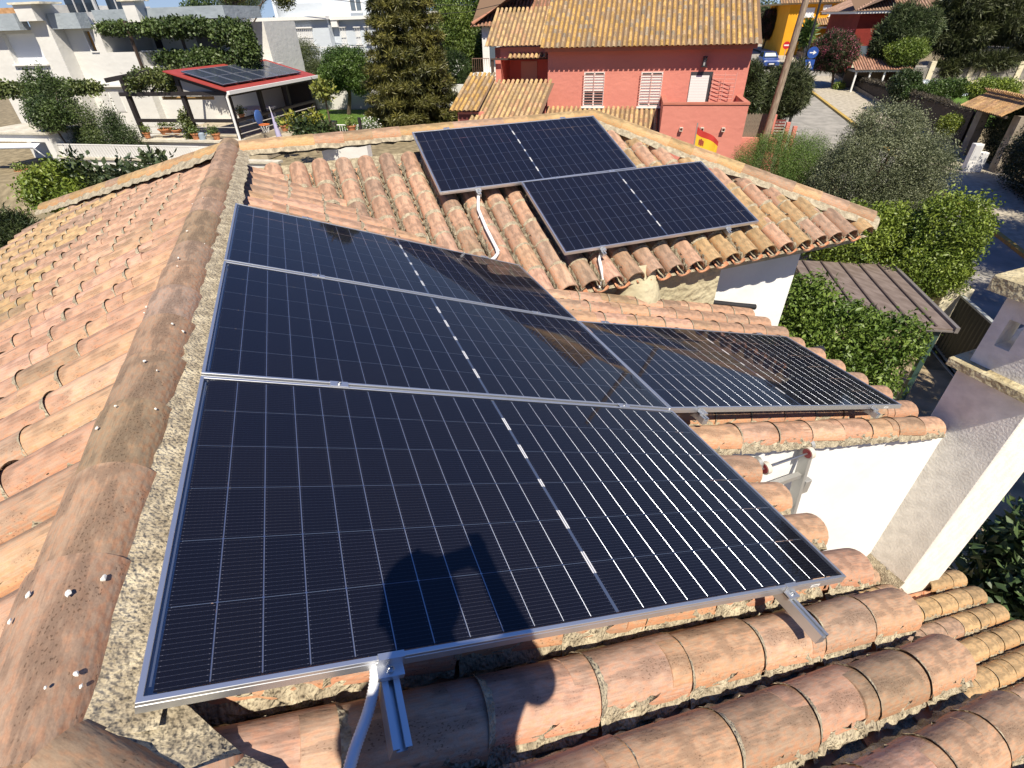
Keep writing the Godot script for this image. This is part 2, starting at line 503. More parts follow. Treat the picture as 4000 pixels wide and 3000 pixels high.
	slab.call([Vector3(1.95, y_porch(1.95) - dd, 3.3), Vector3(5.65, y_porch(5.65) - dd, 3.3), Vector3(5.65, y_porch(5.65) - dd, -1.72), Vector3(1.95, y_porch(1.95) - dd, -1.72)])
	obj("roof_bed", dk, mo, H)
	# caps: the ridge, three hips, all half-round and bedded in mortar
	var cap := tile_mesh(0.43, 0.098, 0.118, 12, 80.0, 0.016)
	var bed := nb(H)
	var f := noise(6.0, 12, 3)
	var caps := func(a: Vector3, z: Vector3, nrm: Vector3, tone: int, flip: bool, w0: float, w1: float, drop0: float, drop1: float):
		var d := (z - a).normalized(); var L := a.distance_to(z); var t := 0.2
		var x := nrm.cross(d).normalized()
		while t < L + 0.02:
			var dn := -d if flip else d
			var bs := Basis(nrm.cross(dn).normalized(), nrm, dn) * Basis(Vector3.RIGHT, 0.035) * Basis(Vector3.UP, rng.randf_range(-0.03, 0.03))
			put("ridge_tile", cap, tile_mat(2 if tone == 2 or rng.randf() < 0.3 else tone, rng.randi() % 9), Transform3D(bs, a + d * (t - 0.02) + nrm * 0.012 - H.position), H)
			t += 0.312
		var nn := int(L / 0.07)
		bed.grid(nn, 8, func(u, w):
			var s: float = lerpf(-w0, w1, w)
			var k: float = f.get_noise_2d(u * L, w * 2.0)
			var base: float = -0.05 if absf(s) < 0.07 else lerpf(-0.05, -(drop0 if s < 0 else drop1), clampf((absf(s) - 0.07) / ((w0 if s < 0 else w1) - 0.07), 0, 1))
			return a + d * (u * L) + x * (s + k * 0.02) + nrm * (base + k * 0.022), false)
	caps.call(Vector3(-0.7, 5.555, -0.62), Vector3(-0.7, 5.555, -6.45), Vector3.UP, 2, false, 0.2, 0.105, 0.12, 0.26)
	caps.call(Vector3(-0.55, 5.55, -6.42), Vector3(3.62, 5.55, -6.42), Vector3.UP, 1, false, 0.15, 0.46, 0.12, 0.245)
	caps.call(Vector3(-0.62, 5.53, -0.56), Vector3(1.98, 4.53, 2.04), Vector3(0.19, 1, 0.19).normalized(), 0, false, 0.17, 0.17, 0.13, 0.13)
	caps.call(Vector3(-1.3, 5.33, -0.02), Vector3(-3.5, 4.5, 2.1), Vector3(-0.19, 1, 0.19).normalized(), 0, false, 0.17, 0.17, 0.13, 0.13)
	caps.call(Vector3(-0.75, 5.545, -6.45), Vector3(-3.58, 4.56, -9.28), Vector3(-0.17, 1, -0.17).normalized(), 1, false, 0.17, 0.2, 0.13, 0.13)
	caps.call(Vector3(3.62, 5.545, -6.4), Vector3(6.02, 4.60, -3.92), Vector3(0.18, 1, 0.18).normalized(), 1, false, 0.17, 0.36, 0.13, 0.16)
	obj("ridge_mortar", bed, mo, H)
	# droppings and stains on the caps and tiles
	var dr := nb(H)
	for i in 34:
		var z := -0.7 - pow(rng.randf(), 1.6) * 4.0
		var an := rng.randf_range(-1.0, 1.0)
		var p := Vector3(-0.7 + sin(an) * 0.112, 5.455 + cos(an) * 0.112, z)
		if rng.randf() < 0.25: p = Vector3(-0.35 + rng.randf() * 0.2, 0, -0.42 + rng.randf() * 0.25); p.y = y_right(p.x) + 0.002
		var r := rng.randf_range(0.002, 0.0055)
		var nn := Vector3(sin(an), cos(an), 0) if p.x < -0.5 else Vector3(0.36, 0.93, 0)
		var t1 := nn.cross(Vector3.BACK).normalized() * r * rng.randf_range(0.7, 1.5); var t2 := Vector3.BACK * r * rng.randf_range(0.7, 2.2)
		var ring := []
		for k in 9: ring.append(p + nn * 0.0016 + (t1 * cos(TAU * k / 9) + t2 * sin(TAU * k / 9)) * rng.randf_range(0.7, 1.2))
		for k in 9:
			dr.face([p + nn * 0.0034, ring[(k + 1) % 9], ring[k]]); dr.face([ring[k], ring[(k + 1) % 9], ring[(k + 1) % 9] - nn * 0.003, ring[k] - nn * 0.003])
	stuff(obj("bird_droppings", dr, mat("dropping", lin(0.72, 0.70, 0.64), 0.9), H))
	# walls
	var white := wall("white_wall", Color(0.86, 0.865, 0.86), Color(0.90, 0.905, 0.90), 0.3, 0.05)
	var w := nb(H)
	w.face([Vector3(1.9, 1.5, -1.71), Vector3(4.5, 1.0, -1.71), Vector3(4.5, y_low(4.5) - 0.12, -1.71), Vector3(1.9, y_low(1.9) - 0.12, -1.71)])
	w.box(Vector3(3.2, -2, -4.3), Vector3(4.2, y_low(4.2) - 0.17, -1.715))
	w.box(Vector3(-3.4, -2, -9.0), Vector3(1.9, 3.9, 2.0))
	w.box(Vector3(1.9, -2, -9.0), Vector3(5.4, 4.28, -4.3))
	obj("wall", w, white, H)
	var bare := wall("bare_render", Color(0.66, 0.63, 0.52), Color(0.76, 0.73, 0.62), 0.5, 0.6)
	var r2 := nb(H)
	r2.box(Vector3(1.2, 3.5, -4.31), Vector3(3.95, 4.36, -4.04))
	r2.box(Vector3(1.2, 4.25, -4.295), Vector3(5.9, 4.34, -4.03))          # the plastered soffit under the far eave
	r2.grid(8, 6, func(u, t): return Vector3(2.88 - cos(PI * u) * lerpf(0.36, 0.16, t), 3.8 + 0.72 * t, -4.04 + sin(PI * u) * lerpf(0.30, 0.10, t * t)))   # mortar haunch at the foot of the valley
	obj("bare_render", r2, bare, H)
	var gut := nb(H)
	gut.tube([Vector3(3.1, 3.93, -4.14), Vector3(4.0, 3.80, -4.13), Vector3(4.3, 3.74, -4.05), Vector3(4.55, 3.69, -4.0)], 0.035, 8)
	var stub := nb(H)
	stub.tube([Vector3(4.28, 3.62, -3.1), Vector3(4.62, 3.60, -3.08)], 0.05, 10)
	obj("overflow_pipe", stub, mat("black_plastic", lin(0.02, 0.02, 0.022), 0.5), H)
	obj("drain_pipe", gut, mat("black_plastic", lin(0.02, 0.02, 0.022), 0.5), H)
	# chimney
	var st := wall("chimney_render", Color(0.86, 0.85, 0.82), Color(0.93, 0.92, 0.89), 0.5, 0.0)
	if not texs.has("rough_n"): texs["rough_n"] = nmap(0.05, 61, 3, 7.0)
	st.normal_enabled = true; st.normal_texture = texs["rough_n"]; st.normal_scale = 0.22; st.uv1_scale = Vector3.ONE * 2.6
	var ch := nb(H)
	ch.box(Vector3(4.5, 0.6, -1.87), Vector3(5.22, 4.17, -1.34), 0.008)
	var bx := nb(H)
	for q in [[4.53, 4.72, -1.84, -1.755], [4.53, 4.72, -1.655, -1.37], [5.02, 5.19, -1.84, -1.37]]:
		bx.box(Vector3(q[0], 4.42, q[2]), Vector3(q[1], 4.64, q[3]))
	bx.box(Vector3(4.53, 4.236, -1.84), Vector3(5.19, 4.42, -1.37)); bx.box(Vector3(4.53, 4.64, -1.84), Vector3(5.19, 4.819, -1.37))
	var chm := obj("chimney", ch, st, H)
	obj("chimney_hood", bx, st, chm)
	for q in [[Vector3(4.44, 4.165, -1.94), Vector3(5.28, 4.235, -1.28)], [Vector3(4.42, 4.82, -1.94), Vector3(5.30, 4.94, -1.26)]]:
		var lip := nb(H)
		lip.box(q[0], q[1], 0.01)
		obj("chimney_cap", lip, wall("cap_stone", Color(0.60, 0.55, 0.42), Color(0.84, 0.80, 0.66), 1.3, 1.0), chm)
	var foot := nb(H)
	var ff := noise(5.0, 31, 3)
	foot.grid(12, 4, func(u, t):
		var k: float = ff.get_noise_2d(u * 3.0, t * 2.0) * 0.03
		return Vector3(4.42 + 0.08 * t + k, y_porch(4.45) - 0.08 + 0.16 * t + k, lerpf(-1.34, -1.76, u)), true)
	obj("mortar_fillet", foot, mo, chm)
# ---------------------------------------------------------------- solar panels and what belongs to them
const PL := 2.278
const PS := 1.134
func cell_tex() -> ImageTexture:
	if texs.has("cell"): return texs["cell"]
	var W := 256; var Hh := 512
	texs["cell"] = image_of(W, Hh, func(i):
		var x: int = i % W
		var y: int = i / W
		var q := Color(0.085, 0.09, 0.14)
		var ph := fposmod(y / 512.0 * 16.0 - 0.5, 1.0)
		var dl := absf(ph - 0.5) * 32.0          # pixels from the wire
		if dl > 14.9:
			var pad: bool = (x > 8 and x < 16) or (x > 240 and x < 248)
			q = Color(0.55, 0.56, 0.60) if pad else Color(0.36, 0.37, 0.42) if (x / 5) % 7 == 0 else Color(0.27, 0.28, 0.33)
		return q)
	return texs["cell"]

var cell_meshes := []
func panel(label: String, o: Vector3, u: Vector3, nrm: Vector3, back: Vector3) -> Node3D:
	var T := thing("solar_panel", label, "solar panel", o, "black solar panels on the tiled roof")
	T.basis = Basis(u, nrm, -back)               # x along the length, z towards us, y out of the glass
	T.set_meta("at", Vector3.ZERO)
	var prof := [[0.0, -0.035], [0.0, -0.0125], [0.0012, -0.0115], [0.0012, -0.0105], [0.0, -0.0095], [0.0, -0.001], [0.001, 0.0], [0.0105, 0.0], [0.0115, -0.001], [0.0115, -0.003], [0.002, -0.003], [0.002, -0.033], [0.03, -0.033], [0.03, -0.035]]
	var fr := B.new()
	var at := func(c: int, p): return Vector3(p[0] if c == 0 or c == 3 else PL - p[0], p[1], -p[0] if c < 2 else -(PS - p[0]))
	for c in 4:
		var c2 := (c + 1) % 4
		for i in prof.size():
			var p = prof[i]; var q = prof[(i + 1) % prof.size()]
			fr.face([at.call(c, p), at.call(c2, p), at.call(c2, q), at.call(c, q)])
	if not mats.has("alu"): 
		var am := mat("alu", lin(0.62, 0.64, 0.66), 0.38, 0.85)
	obj("frame", fr, mats["alu"], T)
	if cell_meshes.is_empty():
		for k in 2:
			var cb := B.new()
			cb.face([Vector3(0.0005, 0, -0.0005), Vector3(0.0905, 0, -0.0005), Vector3(0.0905, 0, -0.1815), Vector3(0.0005, 0, -0.1815)], [Vector2(0, 0), Vector2(1, 0), Vector2(1, 1), Vector2(0, 1)] if k == 0 else [Vector2(1, 1), Vector2(0, 1), Vector2(0, 0), Vector2(1, 0)])
			cb.face([Vector3(0.0005, -0.0003, -0.1815), Vector3(0.0905, -0.0003, -0.1815), Vector3(0.0905, -0.0003, -0.0005), Vector3(0.0005, -0.0003, -0.0005)])
			cell_meshes.append(cb.mesh())
		for k in 3:
			var cm := mat("cell%d" % k, lin(0.42 + 0.05 * k, 0.44 + 0.03 * k, 0.5), 0.5, 0.0); cm.metallic_specular = 0.12
			cm.albedo_texture = cell_tex()
	var x0 := 0.0245; var z0 := -0.0165
	var rib := B.new(); var gap := B.new(); var dash := B.new()
	for i in 24:
		var x := x0 + i * 0.0925 + (0.0105 if i >= 12 else 0.0)
		for j in 6:
			put("cell", cell_meshes[(i + j) % 2], mats["cell%d" % (rng.randi() % 3)], Transform3D(Basis.IDENTITY, Vector3(x, -0.0058, z0 - j * 0.184)), T)
		if i > 0 and i != 12:
			rib.face([Vector3(x - 0.0018, -0.0054, -0.02), Vector3(x - 0.0005, -0.0054, -0.02), Vector3(x - 0.0005, -0.0054, -PS + 0.02), Vector3(x - 0.0018, -0.0054, -PS + 0.02)])
			var s0 := rib.v.size()          # the other half is light-redirecting film: its micro-prisms lean towards the ridge
			for q in [[-0.0005, -0.02], [0.0009, -0.02], [0.0009, -PS + 0.02], [-0.0005, -PS + 0.02]]: rib.vert(Vector3(x + q[0], -0.0054, q[1]), Vector3(-0.574, 0.627, 0.526).normalized())
			rib.tri(s0, s0 + 1, s0 + 2); rib.tri(s0, s0 + 2, s0 + 3)
			for j in range(1, 6):
				var zc := z0 - j * 0.184 + 0.001
				rib.face([Vector3(x - 0.0046, -0.0051, zc), Vector3(x - 0.0005, -0.0051, zc + 0.0042), Vector3(x + 0.0036, -0.0051, zc), Vector3(x - 0.0005, -0.0051, zc - 0.0042)], [Vector2(0, 0), Vector2(1, 0), Vector2(1, 1), Vector2(0, 1)])
	for j in range(1, 6):
		var zc := z0 - j * 0.184 + 0.001
		gap.face([Vector3(0.03, -0.00545, zc + 0.0008), Vector3(PL - 0.03, -0.00545, zc + 0.0008), Vector3(PL - 0.03, -0.00545, zc - 0.0008), Vector3(0.03, -0.00545, zc - 0.0008)])
		var xm := PL * 0.5
		if j != 3:
			for s in [-0.0042, 0.0042]:
				dash.box(Vector3(xm + s - 0.0026, -0.0058, zc - 0.042), Vector3(xm + s + 0.0026, -0.005, zc + 0.042))
		else:
			for s in [-0.0042, 0.0042]: dash.box(Vector3(xm + s - 0.0026, -0.0058, zc - 0.02), Vector3(xm + s + 0.0026, -0.005, zc + 0.02))
	var bus := B.new()
	bus.face([Vector3(PL * 0.5 - 0.006, -0.0062, -0.02), Vector3(PL * 0.5 + 0.006, -0.0062, -0.02), Vector3(PL * 0.5 + 0.006, -0.0062, -PS + 0.02), Vector3(PL * 0.5 - 0.006, -0.0062, -PS + 0.02)])
	for s in [0.0165, PL - 0.0205]: bus.face([Vector3(s, -0.006, -0.03), Vector3(s + 0.004, -0.006, -0.03), Vector3(s + 0.004, -0.006, -PS + 0.03), Vector3(s, -0.006, -PS + 0.03)])
	obj("string_busbar", bus, mat("busbar", lin(0.10, 0.13, 0.20), 0.4, 0.5), T)
	var rm := mat("ribbon", lin(0.33, 0.36, 0.43), 0.30, 0.9)
	stuff(obj("cell_ribbons", rib, rm, T))
	stuff(obj("string_gaps", gap, mat("string_gap", lin(0.10, 0.13, 0.19), 0.4, 0.3), T))
	stuff(obj("connector_strips", dash, mat("connector", lin(0.80, 0.80, 0.78), 0.45, 0.2), T))
	var gl := B.new()
	gl.face([Vector3(0.0115, -0.0026, -0.0115), Vector3(PL - 0.0115, -0.0026, -0.0115), Vector3(PL - 0.0115, -0.0026, -PS + 0.0115), Vector3(0.0115, -0.0026, -PS + 0.0115)])
	var gm := mat("panel_glass", Color(0.95, 0.97, 1.0, 0.003), 0.03)
	gm.transparency = BaseMaterial3D.TRANSPARENCY_ALPHA; gm.metallic_specular = 0.4
	obj("glass", gl, gm, T)
	return T

func on(T: Node3D, x: float, y: float, z: float) -> Vector3: return T.transform * Vector3(x, y, z)

func rail(label: String, a: Vector3, z: Vector3, nrm: Vector3):      # slotted aluminium rail
	var T := thing("mounting_rail", label, "rail", a, "aluminium mounting rails under the panels")
	var d := (z - a).normalized(); var s := d.cross(nrm).normalized()
	var b := nb(T)
	var pr := [[-0.02, -0.04], [0.02, -0.04], [0.02, 0.0], [0.006, 0.0], [0.006, -0.006], [0.012, -0.006], [0.012, -0.014], [-0.012, -0.014], [-0.012, -0.006], [-0.006, -0.006], [-0.006, 0.0], [-0.02, 0.0]]
	for i in pr.size():
		var p = pr[i]; var q = pr[(i + 1) % pr.size()]
		b.face([a + s * p[0] + nrm * p[1], a + s * q[0] + nrm * q[1], z + s * q[0] + nrm * q[1], z + s * p[0] + nrm * p[1]])
	for e in [a, z]:
		for q in [[-0.02, -0.04, 0.02, -0.014], [-0.02, -0.014, -0.012, 0.0], [0.012, -0.014, 0.02, 0.0]]:
			var o: Vector3 = d * (0.0004 if e == z else -0.0004)
			b.face([e + o + s * q[0] + nrm * q[1], e + o + s * q[2] + nrm * q[1], e + o + s * q[2] + nrm * q[3], e + o + s * q[0] + nrm * q[3]])
	obj("profile", b, mats["alu"], T)

func clamp_at(label: String, P: Node3D, x: float, z: float, end: bool):    # a clamp that holds a panel's edge down; in the panel's own axes
	var T := thing("panel_clamp", label, "clamp", P.transform * Vector3(x, 0, z), "aluminium clamps along the panel edges")
	T.basis = P.basis
	T.set_meta("at", Vector3.ZERO)
	var b := B.new()
	if end:
		b.box(Vector3(-0.03, 0.001, -0.012), Vector3(0.03, 0.004, 0.004)); b.box(Vector3(-0.03, -0.022, 0.001), Vector3(0.03, 0.001, 0.004))
		b.box(Vector3(-0.03, -0.025, 0.001), Vector3(0.03, -0.022, 0.03)); b.box(Vector3(-0.03, -0.036, 0.027), Vector3(0.03, -0.0252, 0.03))
	else:
		b.box(Vector3(-0.035, 0.001, -0.019), Vector3(0.035, 0.004, 0.019), 0.001)
	obj("plate", b, mats["alu"], T)
	var k := B.new()
	var zz := 0.016 if end else 0.0
	k.lathe(Vector3(0, -0.022 if end else 0.0042, zz), [[0.0075, 0.0], [0.0075, 0.006], [0.0045, 0.0075], [0.004, 0.004], [0.0, 0.004]], 12)
	obj("bolt", k, mat("steel", lin(0.45, 0.46, 0.47), 0.3, 0.9), T)

func corrugated(pts: Array, r: float, b: B, step := 0.0065):
	var c := Curve3D.new()
	for i in pts.size():
		var t: Vector3 = (pts[min(i + 1, pts.size() - 1)] - pts[max(i - 1, 0)]) / 6.0
		c.add_point(pts[i], -t, t)
	c.bake_interval = 0.01
	var L := c.get_baked_length()
	var P := []; var R := []
	var i := 0
	while i * step * 0.5 < L:
		P.append(c.sample_baked(i * step * 0.5, true)); R.append(r if i % 2 == 0 else r * 0.86)
		i += 1
	b.tube(P, R, 12)

func build_panels():
	var u := Vector3(2.125, -0.8205, 0).normalized(); var n := Vector3(0.8205, 2.125, 0).normalized()
	var A := panel("nearest solar panel, crossed by the photographer's shadow", Vector3(-0.511, 5.5115, -0.638), u, n, Vector3(0, 0, -1))
	var Bp := panel("middle panel of the stack of three, between the nearest and the far one", Vector3(-0.511, 5.5112, -1.792), u, n, Vector3(0, 0, -1))
	var C := panel("farthest panel of the stack of three beside the ridge", Vector3(-0.511, 5.5105, -2.946), u, n, Vector3(0, 0, -1))
	var ud := Vector3(2.19, -0.638, 0.012).normalized(); var nd := Vector3(0.28, 0.96, -0.006)
	nd = (nd - ud * nd.dot(ud)).normalized()
	var D := panel("solar panel on the lower right, lying flatter behind the white wall", Vector3(1.612, 4.70, -1.785), ud, nd, nd.cross(ud).normalized())
	var ne := Vector3(0, 0.938, 0.347).normalized()
	var E := panel("upper left of the two panels on the far slope, below the ridge", Vector3(1.196, 5.124, -5.144), Vector3.RIGHT, ne, ne.cross(Vector3.RIGHT))
	var uf := Vector3(1, -0.012, -0.005).normalized(); var nf := (ne - uf * ne.dot(uf)).normalized()
	var F := panel("lower right of the two panels on the far slope, next to the eave", Vector3(2.061, 4.742, -4.052), uf, nf, nf.cross(uf).normalized())
	# rails
	var q := func(P, x, z): return P.transform * Vector3(x, -0.0365, z)
	rail("rail ending under the nearest panel's lower left corner", q.call(A, 0.47, 0.17), q.call(C, 0.47, -PS - 0.03), n)
	rail("rail ending under the nearest panel's lower right corner", q.call(A, 1.93, 0.17), q.call(C, 1.93, -PS - 0.03), n)
	rail("left rail under the flatter lower right panel", q.call(D, 0.24, 0.06), q.call(D, 0.24, -PS - 0.04), nd)
	rail("right rail under the flatter lower right panel", q.call(D, 1.93, 0.06), q.call(D, 1.93, -PS - 0.04), nd)
	rail("left rail under the two far panels", q.call(E, 0.40, 0.06), q.call(E, 0.40, -PS - 0.04), ne)
	rail("middle rail under the two far panels", q.call(F, 0.40, 0.06), q.call(E, 1.265, -PS - 0.04), ne)
	rail("right rail under the lower far panel", q.call(F, 1.88, 0.06), q.call(F, 1.88, -PS - 0.04), ne)
	for s in [[0.47, "left"], [1.93, "right"]]:
		clamp_at("%s end clamp on the front edge of the nearest panel" % s[1], A, s[0], 0.0, true)
		clamp_at("%s clamp between the nearest panel and the middle one" % s[1], A, s[0], -PS - 0.01, false)
		clamp_at("%s clamp between the middle panel and the far one of the stack" % s[1], Bp, s[0], -PS - 0.01, false)
		clamp_at("%s clamp on the far edge of the stack of three" % s[1], C, s[0], -PS - 0.006, false)
	clamp_at("left end clamp on the near edge of the flatter panel", D, 0.24, 0.0, true)
	clamp_at("right end clamp on the near edge of the flatter panel", D, 1.93, 0.0, true)
	clamp_at("left clamp on the far edge of the flatter panel", D, 0.24, -PS - 0.006, false)
	clamp_at("right clamp on the far edge of the flatter panel", D, 1.93, -PS - 0.006, false)
	clamp_at("end clamp over the white conduit on the upper far panel", E, 0.40, 0.0, true)
	clamp_at("left clamp between the two panels on the far slope", E, 1.265, 0.01, false)
	clamp_at("right clamp between the two panels on the far slope", E, 1.95, 0.01, false)
	clamp_at("clamp by the ridge at the top left of the upper far panel", E, 0.40, -PS - 0.006, false)
	clamp_at("clamp by the ridge at the top right of the upper far panel", E, 1.86, -PS - 0.006, false)
	clamp_at("left end clamp on the eave edge of the lower far panel", F, 0.40, 0.0, true)
	clamp_at("right end clamp on the eave edge of the lower far panel", F, 1.88, 0.0, true)
	# small makers' stickers on the frames
	for P in [[A, "front"], [D, "near"]]:
		var T := thing("frame_sticker", "small white sticker on the %s edge of the %s panel's frame" % [P[1], "nearest" if P[1] == "front" else "flatter"], "sticker", P[0].transform * Vector3(2.09, -0.022, 0.0006))
		T.basis = P[0].basis; T.set_meta("at", Vector3.ZERO)
		var sb := B.new(); sb.box(Vector3(-0.026, -0.006, 0), Vector3(0.026, 0.006, 0.0006)); obj("label_paper", sb, mat("sticker", lin(0.75, 0.75, 0.73), 0.6), T)
		var sp := B.new(); sp.box(Vector3(-0.018, -0.002, 0.0006), Vector3(0.018, 0.0022, 0.0009)); obj("label_print", sp, mat("sticker_print", lin(0.12, 0.12, 0.12), 0.6), T)
	# conduits
	var wp := mat("white_plastic", lin(0.72, 0.73, 0.74), 0.45)
	var T1 := thing("corrugated_conduit", "white corrugated conduit curling down from the nearest panel's left clamp", "conduit", on(A, 0.44, -0.05, 0.0))
	var b := nb(T1)
	corrugated([on(A, 0.445, -0.04, -0.12), on(A, 0.44, -0.035, 0.0), on(A, 0.425, -0.07, 0.06), on(A, 0.385, -0.09, 0.135), on(A, 0.36, -0.1, 0.2), on(A, 0.33, -0.105, 0.3), on(A, 0.30, -0.11, 0.6)], 0.0135, b)
	obj("ribbed_hose", b, wp, T1)
	var T2 := thing("cable_conduit", "white conduit running down the tiles from the upper far panel", "conduit", on(E, 0.42, -0.05, 0.0))
	b = nb(T2)
	var s := func(x, z, h): return Vector3(x, y_cross(z) + h, z)
	b.tube([on(E, 0.42, -0.05, -0.03), s.call(1.56, -5.06, 0.03), s.call(1.53, -4.97, 0.02), s.call(1.515, -4.7, 0.015), s.call(1.515, -4.42, 0.015), s.call(1.505, -4.35, 0.015), s.call(1.46, -4.31, 0.01), s.call(1.38, -4.29, -0.01)], 0.0165, 10)
	obj("hose", b, wp, T2)
	var tie := nb(T2)
	for z in [-4.88, -4.40]: tie.tube([s.call(1.497, z, 0.0), s.call(1.517, z, 0.036), s.call(1.54, z + 0.01, 0.0)], 0.004, 5)
	obj("cable_tie", tie, wp, T2)
	var T3 := thing("cable_conduit", "white conduit hanging from the lower far panel into the eave wall", "conduit", on(F, 0.40, -0.06, 0.0))
	b = nb(T3)
	b.tube([on(F, 0.41, -0.06, -0.02), on(F, 0.38, -0.13, 0.03), Vector3(2.42, 4.46, -3.93), Vector3(2.37, 4.33, -3.96), Vector3(2.36, 4.22, -3.97), Vector3(2.40, 4.10, -3.98)], 0.0165, 10)
	obj("hose", b, wp, T3)
# ---------------------------------------------------------------- plants
func leaf_mat(key := "leaf", rough := 0.5) -> StandardMaterial3D:
	if mats.has(key): return mats[key]
	var m := mat(key, Color.WHITE, rough)
	m.vertex_color_use_as_albedo = true
	m.cull_mode = BaseMaterial3D.CULL_DISABLED
	m.backlight_enabled = true; m.backlight = Color(0.4, 0.45, 0.2)
	return m

var clusters := {}
func cluster(kind: String) -> ArrayMesh:
	if clusters.has(kind): return clusters[kind]
	var r := RandomNumberGenerator.new(); r.seed = kind.hash()
	var spec: Array = {"broad": [14, 0.095, 0.46, 0.15], "small": [26, 0.05, 0.5, 0.15], "fine": [44, 0.045, 0.22, 0.17], "needle": [26, 0.17, 0.09, 0.03], "wisp": [22, 0.24, 0.035, 0.10], "big": [9, 0.16, 0.5, 0.12], "vine": [14, 0.10, 0.8, 0.16], "frond": [9, 0.5, 0.12, 0.02], "blossom": [16, 0.035, 0.9, 0.12]}[kind]
	var b := B.new()
	for i in spec[0]:
		var d := Vector3(r.randfn(0, 1), r.randfn(0, 1) + (0.9 if kind in ["needle", "frond"] else 0.15), r.randfn(0, 1)).normalized()
		if kind == "wisp": d = Vector3(r.randfn(0, 0.5), r.randfn(0.2, 0.6), r.randfn(0, 0.5)).normalized()
		var p: Vector3 = Vector3(r.randf_range(-1, 1), r.randf_range(-1, 1), r.randf_range(-1, 1)) * spec[3]
		var L: float = spec[1] * r.randf_range(0.75, 1.25)
		var s := d.cross(Vector3(r.randfn(0, 1), r.randfn(0, 1), r.randfn(0, 1))).normalized()
		var up := s.cross(d)
		var w: float = L * spec[2] * 0.5
		var tip: Vector3 = p + d * L - up * L * 0.12
		var mid: Vector3 = p + d * L * 0.48 + up * L * 0.05
		var n1 := (up + s * 0.35).normalized(); var n2 := (up - s * 0.35).normalized()
		var v0 := b.vert(p, up); var v1 := b.vert(mid + s * w, n1); var v2 := b.vert(tip, up); var v3 := b.vert(mid - s * w, n2)
		b.tri(v0, v1, v2); b.tri(v0, v2, v3)
	clusters[kind] = b.mesh()
	return clusters[kind]

# blobs: [[centre, radii, share], ...] in the street grid; n leaf clusters spread through them
func crown(T: Node3D, called: String, kind: String, blobs: Array, n: int, size: float, c0: Color, c1: Color, shell := 0.55, gaps := 0.0, outward := false) -> MultiMeshInstance3D:
	var base: Vector3 = T.get_meta("at") if T.has_meta("at") else T.position
	var f := noise(0.55, T.name.hash() % 1000, 2)
	var tot := 0.0
	for q in blobs: tot += q[2]
	var trs := []; var cols := []
	for q in blobs:
		var c: Vector3 = q[0]; var R: Vector3 = q[1]
		for i in int(n * q[2] / tot):
			var d := Vector3(rng.randfn(0, 1), rng.randfn(0, 1), rng.randfn(0, 1)).normalized()
			var k := pow(lerpf(shell * shell * shell, 1.0, rng.randf()), 1.0 / 3.0)
			k *= 1.0 + 0.34 * f.get_noise_3d(d.x * 2.2 + c.x, d.y * 2.2 + c.y, d.z * 2.2 + c.z)
			var p := c + Vector3(d.x * R.x, d.y * R.y, d.z * R.z) * k
			if gaps > 0.0 and f.get_noise_3d(p.x * 1.6, p.y * 1.6, p.z * 1.6) < -0.55 + gaps: continue
			var y := (Vector3(d.x, d.y * 0.7 + 0.45, d.z) if outward else Vector3(rng.randfn(0, 0.6), 1, rng.randfn(0, 0.6))).normalized()
			var x := y.cross(Vector3(rng.randfn(0, 1), rng.randfn(0, 1), rng.randfn(0, 1))).normalized()
			var s := size * rng.randf_range(0.7, 1.35)
			trs.append(Transform3D(Basis(x * s, y * s, x.cross(y) * s), p - base))
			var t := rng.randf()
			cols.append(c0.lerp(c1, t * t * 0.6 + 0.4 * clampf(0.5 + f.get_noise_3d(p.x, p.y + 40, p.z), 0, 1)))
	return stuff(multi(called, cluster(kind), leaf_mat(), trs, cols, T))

func bark(key := "bark", lo := Color(0.26, 0.22, 0.18), hi := Color(0.46, 0.40, 0.34)) -> StandardMaterial3D:
	return wall(key, lo, hi, 2.0, 1.0, 0.95)

func trunk(T: Node3D, foot: Vector3, top: Vector3, r: float, limbs: Array, m: Material = null):
	var b := nb(T)
	var mid := foot.lerp(top, 0.5) + Vector3(rng.randf_range(-1, 1), 0, rng.randf_range(-1, 1)) * foot.distance_to(top) * 0.05
	b.tube([foot, mid, top], [r, r * 0.8, r * 0.55], 9)
	for e in limbs:
		var s := foot.lerp(top, rng.randf_range(0.6, 1.0))
		b.tube([s, s.lerp(e, 0.5) + Vector3(0, -0.06, 0) * s.distance_to(e), e], [r * 0.42, r * 0.3, r * 0.1], 6)
	obj("trunk", b, m if m else bark(), T)

func bush(called: String, label: String, cat: String, kind: String, blobs: Array, n: int, size: float, c0: Color, c1: Color, foot: Vector3, r: float, group := "", shell := 0.55, gaps := 0.0) -> Node3D:
	var T := gthing(called, label, cat, foot, group)
	var limbs := []
	for q in blobs: limbs.append(q[0]); limbs.append(q[0] + Vector3(q[1].x * 0.6, q[1].y * 0.4, 0)); limbs.append(q[0] + Vector3(-q[1].x * 0.6, q[1].y * 0.3, q[1].z * 0.4))
	trunk(T, foot, blobs[0][0] - Vector3(0, blobs[0][1].y * 0.5, 0), r, limbs)
	crown(T, "crown", kind, blobs, n, size, c0, c1, shell, gaps)
	return T

func V(x: float, y: float, z: float) -> Vector3: return Vector3(x, y, z)

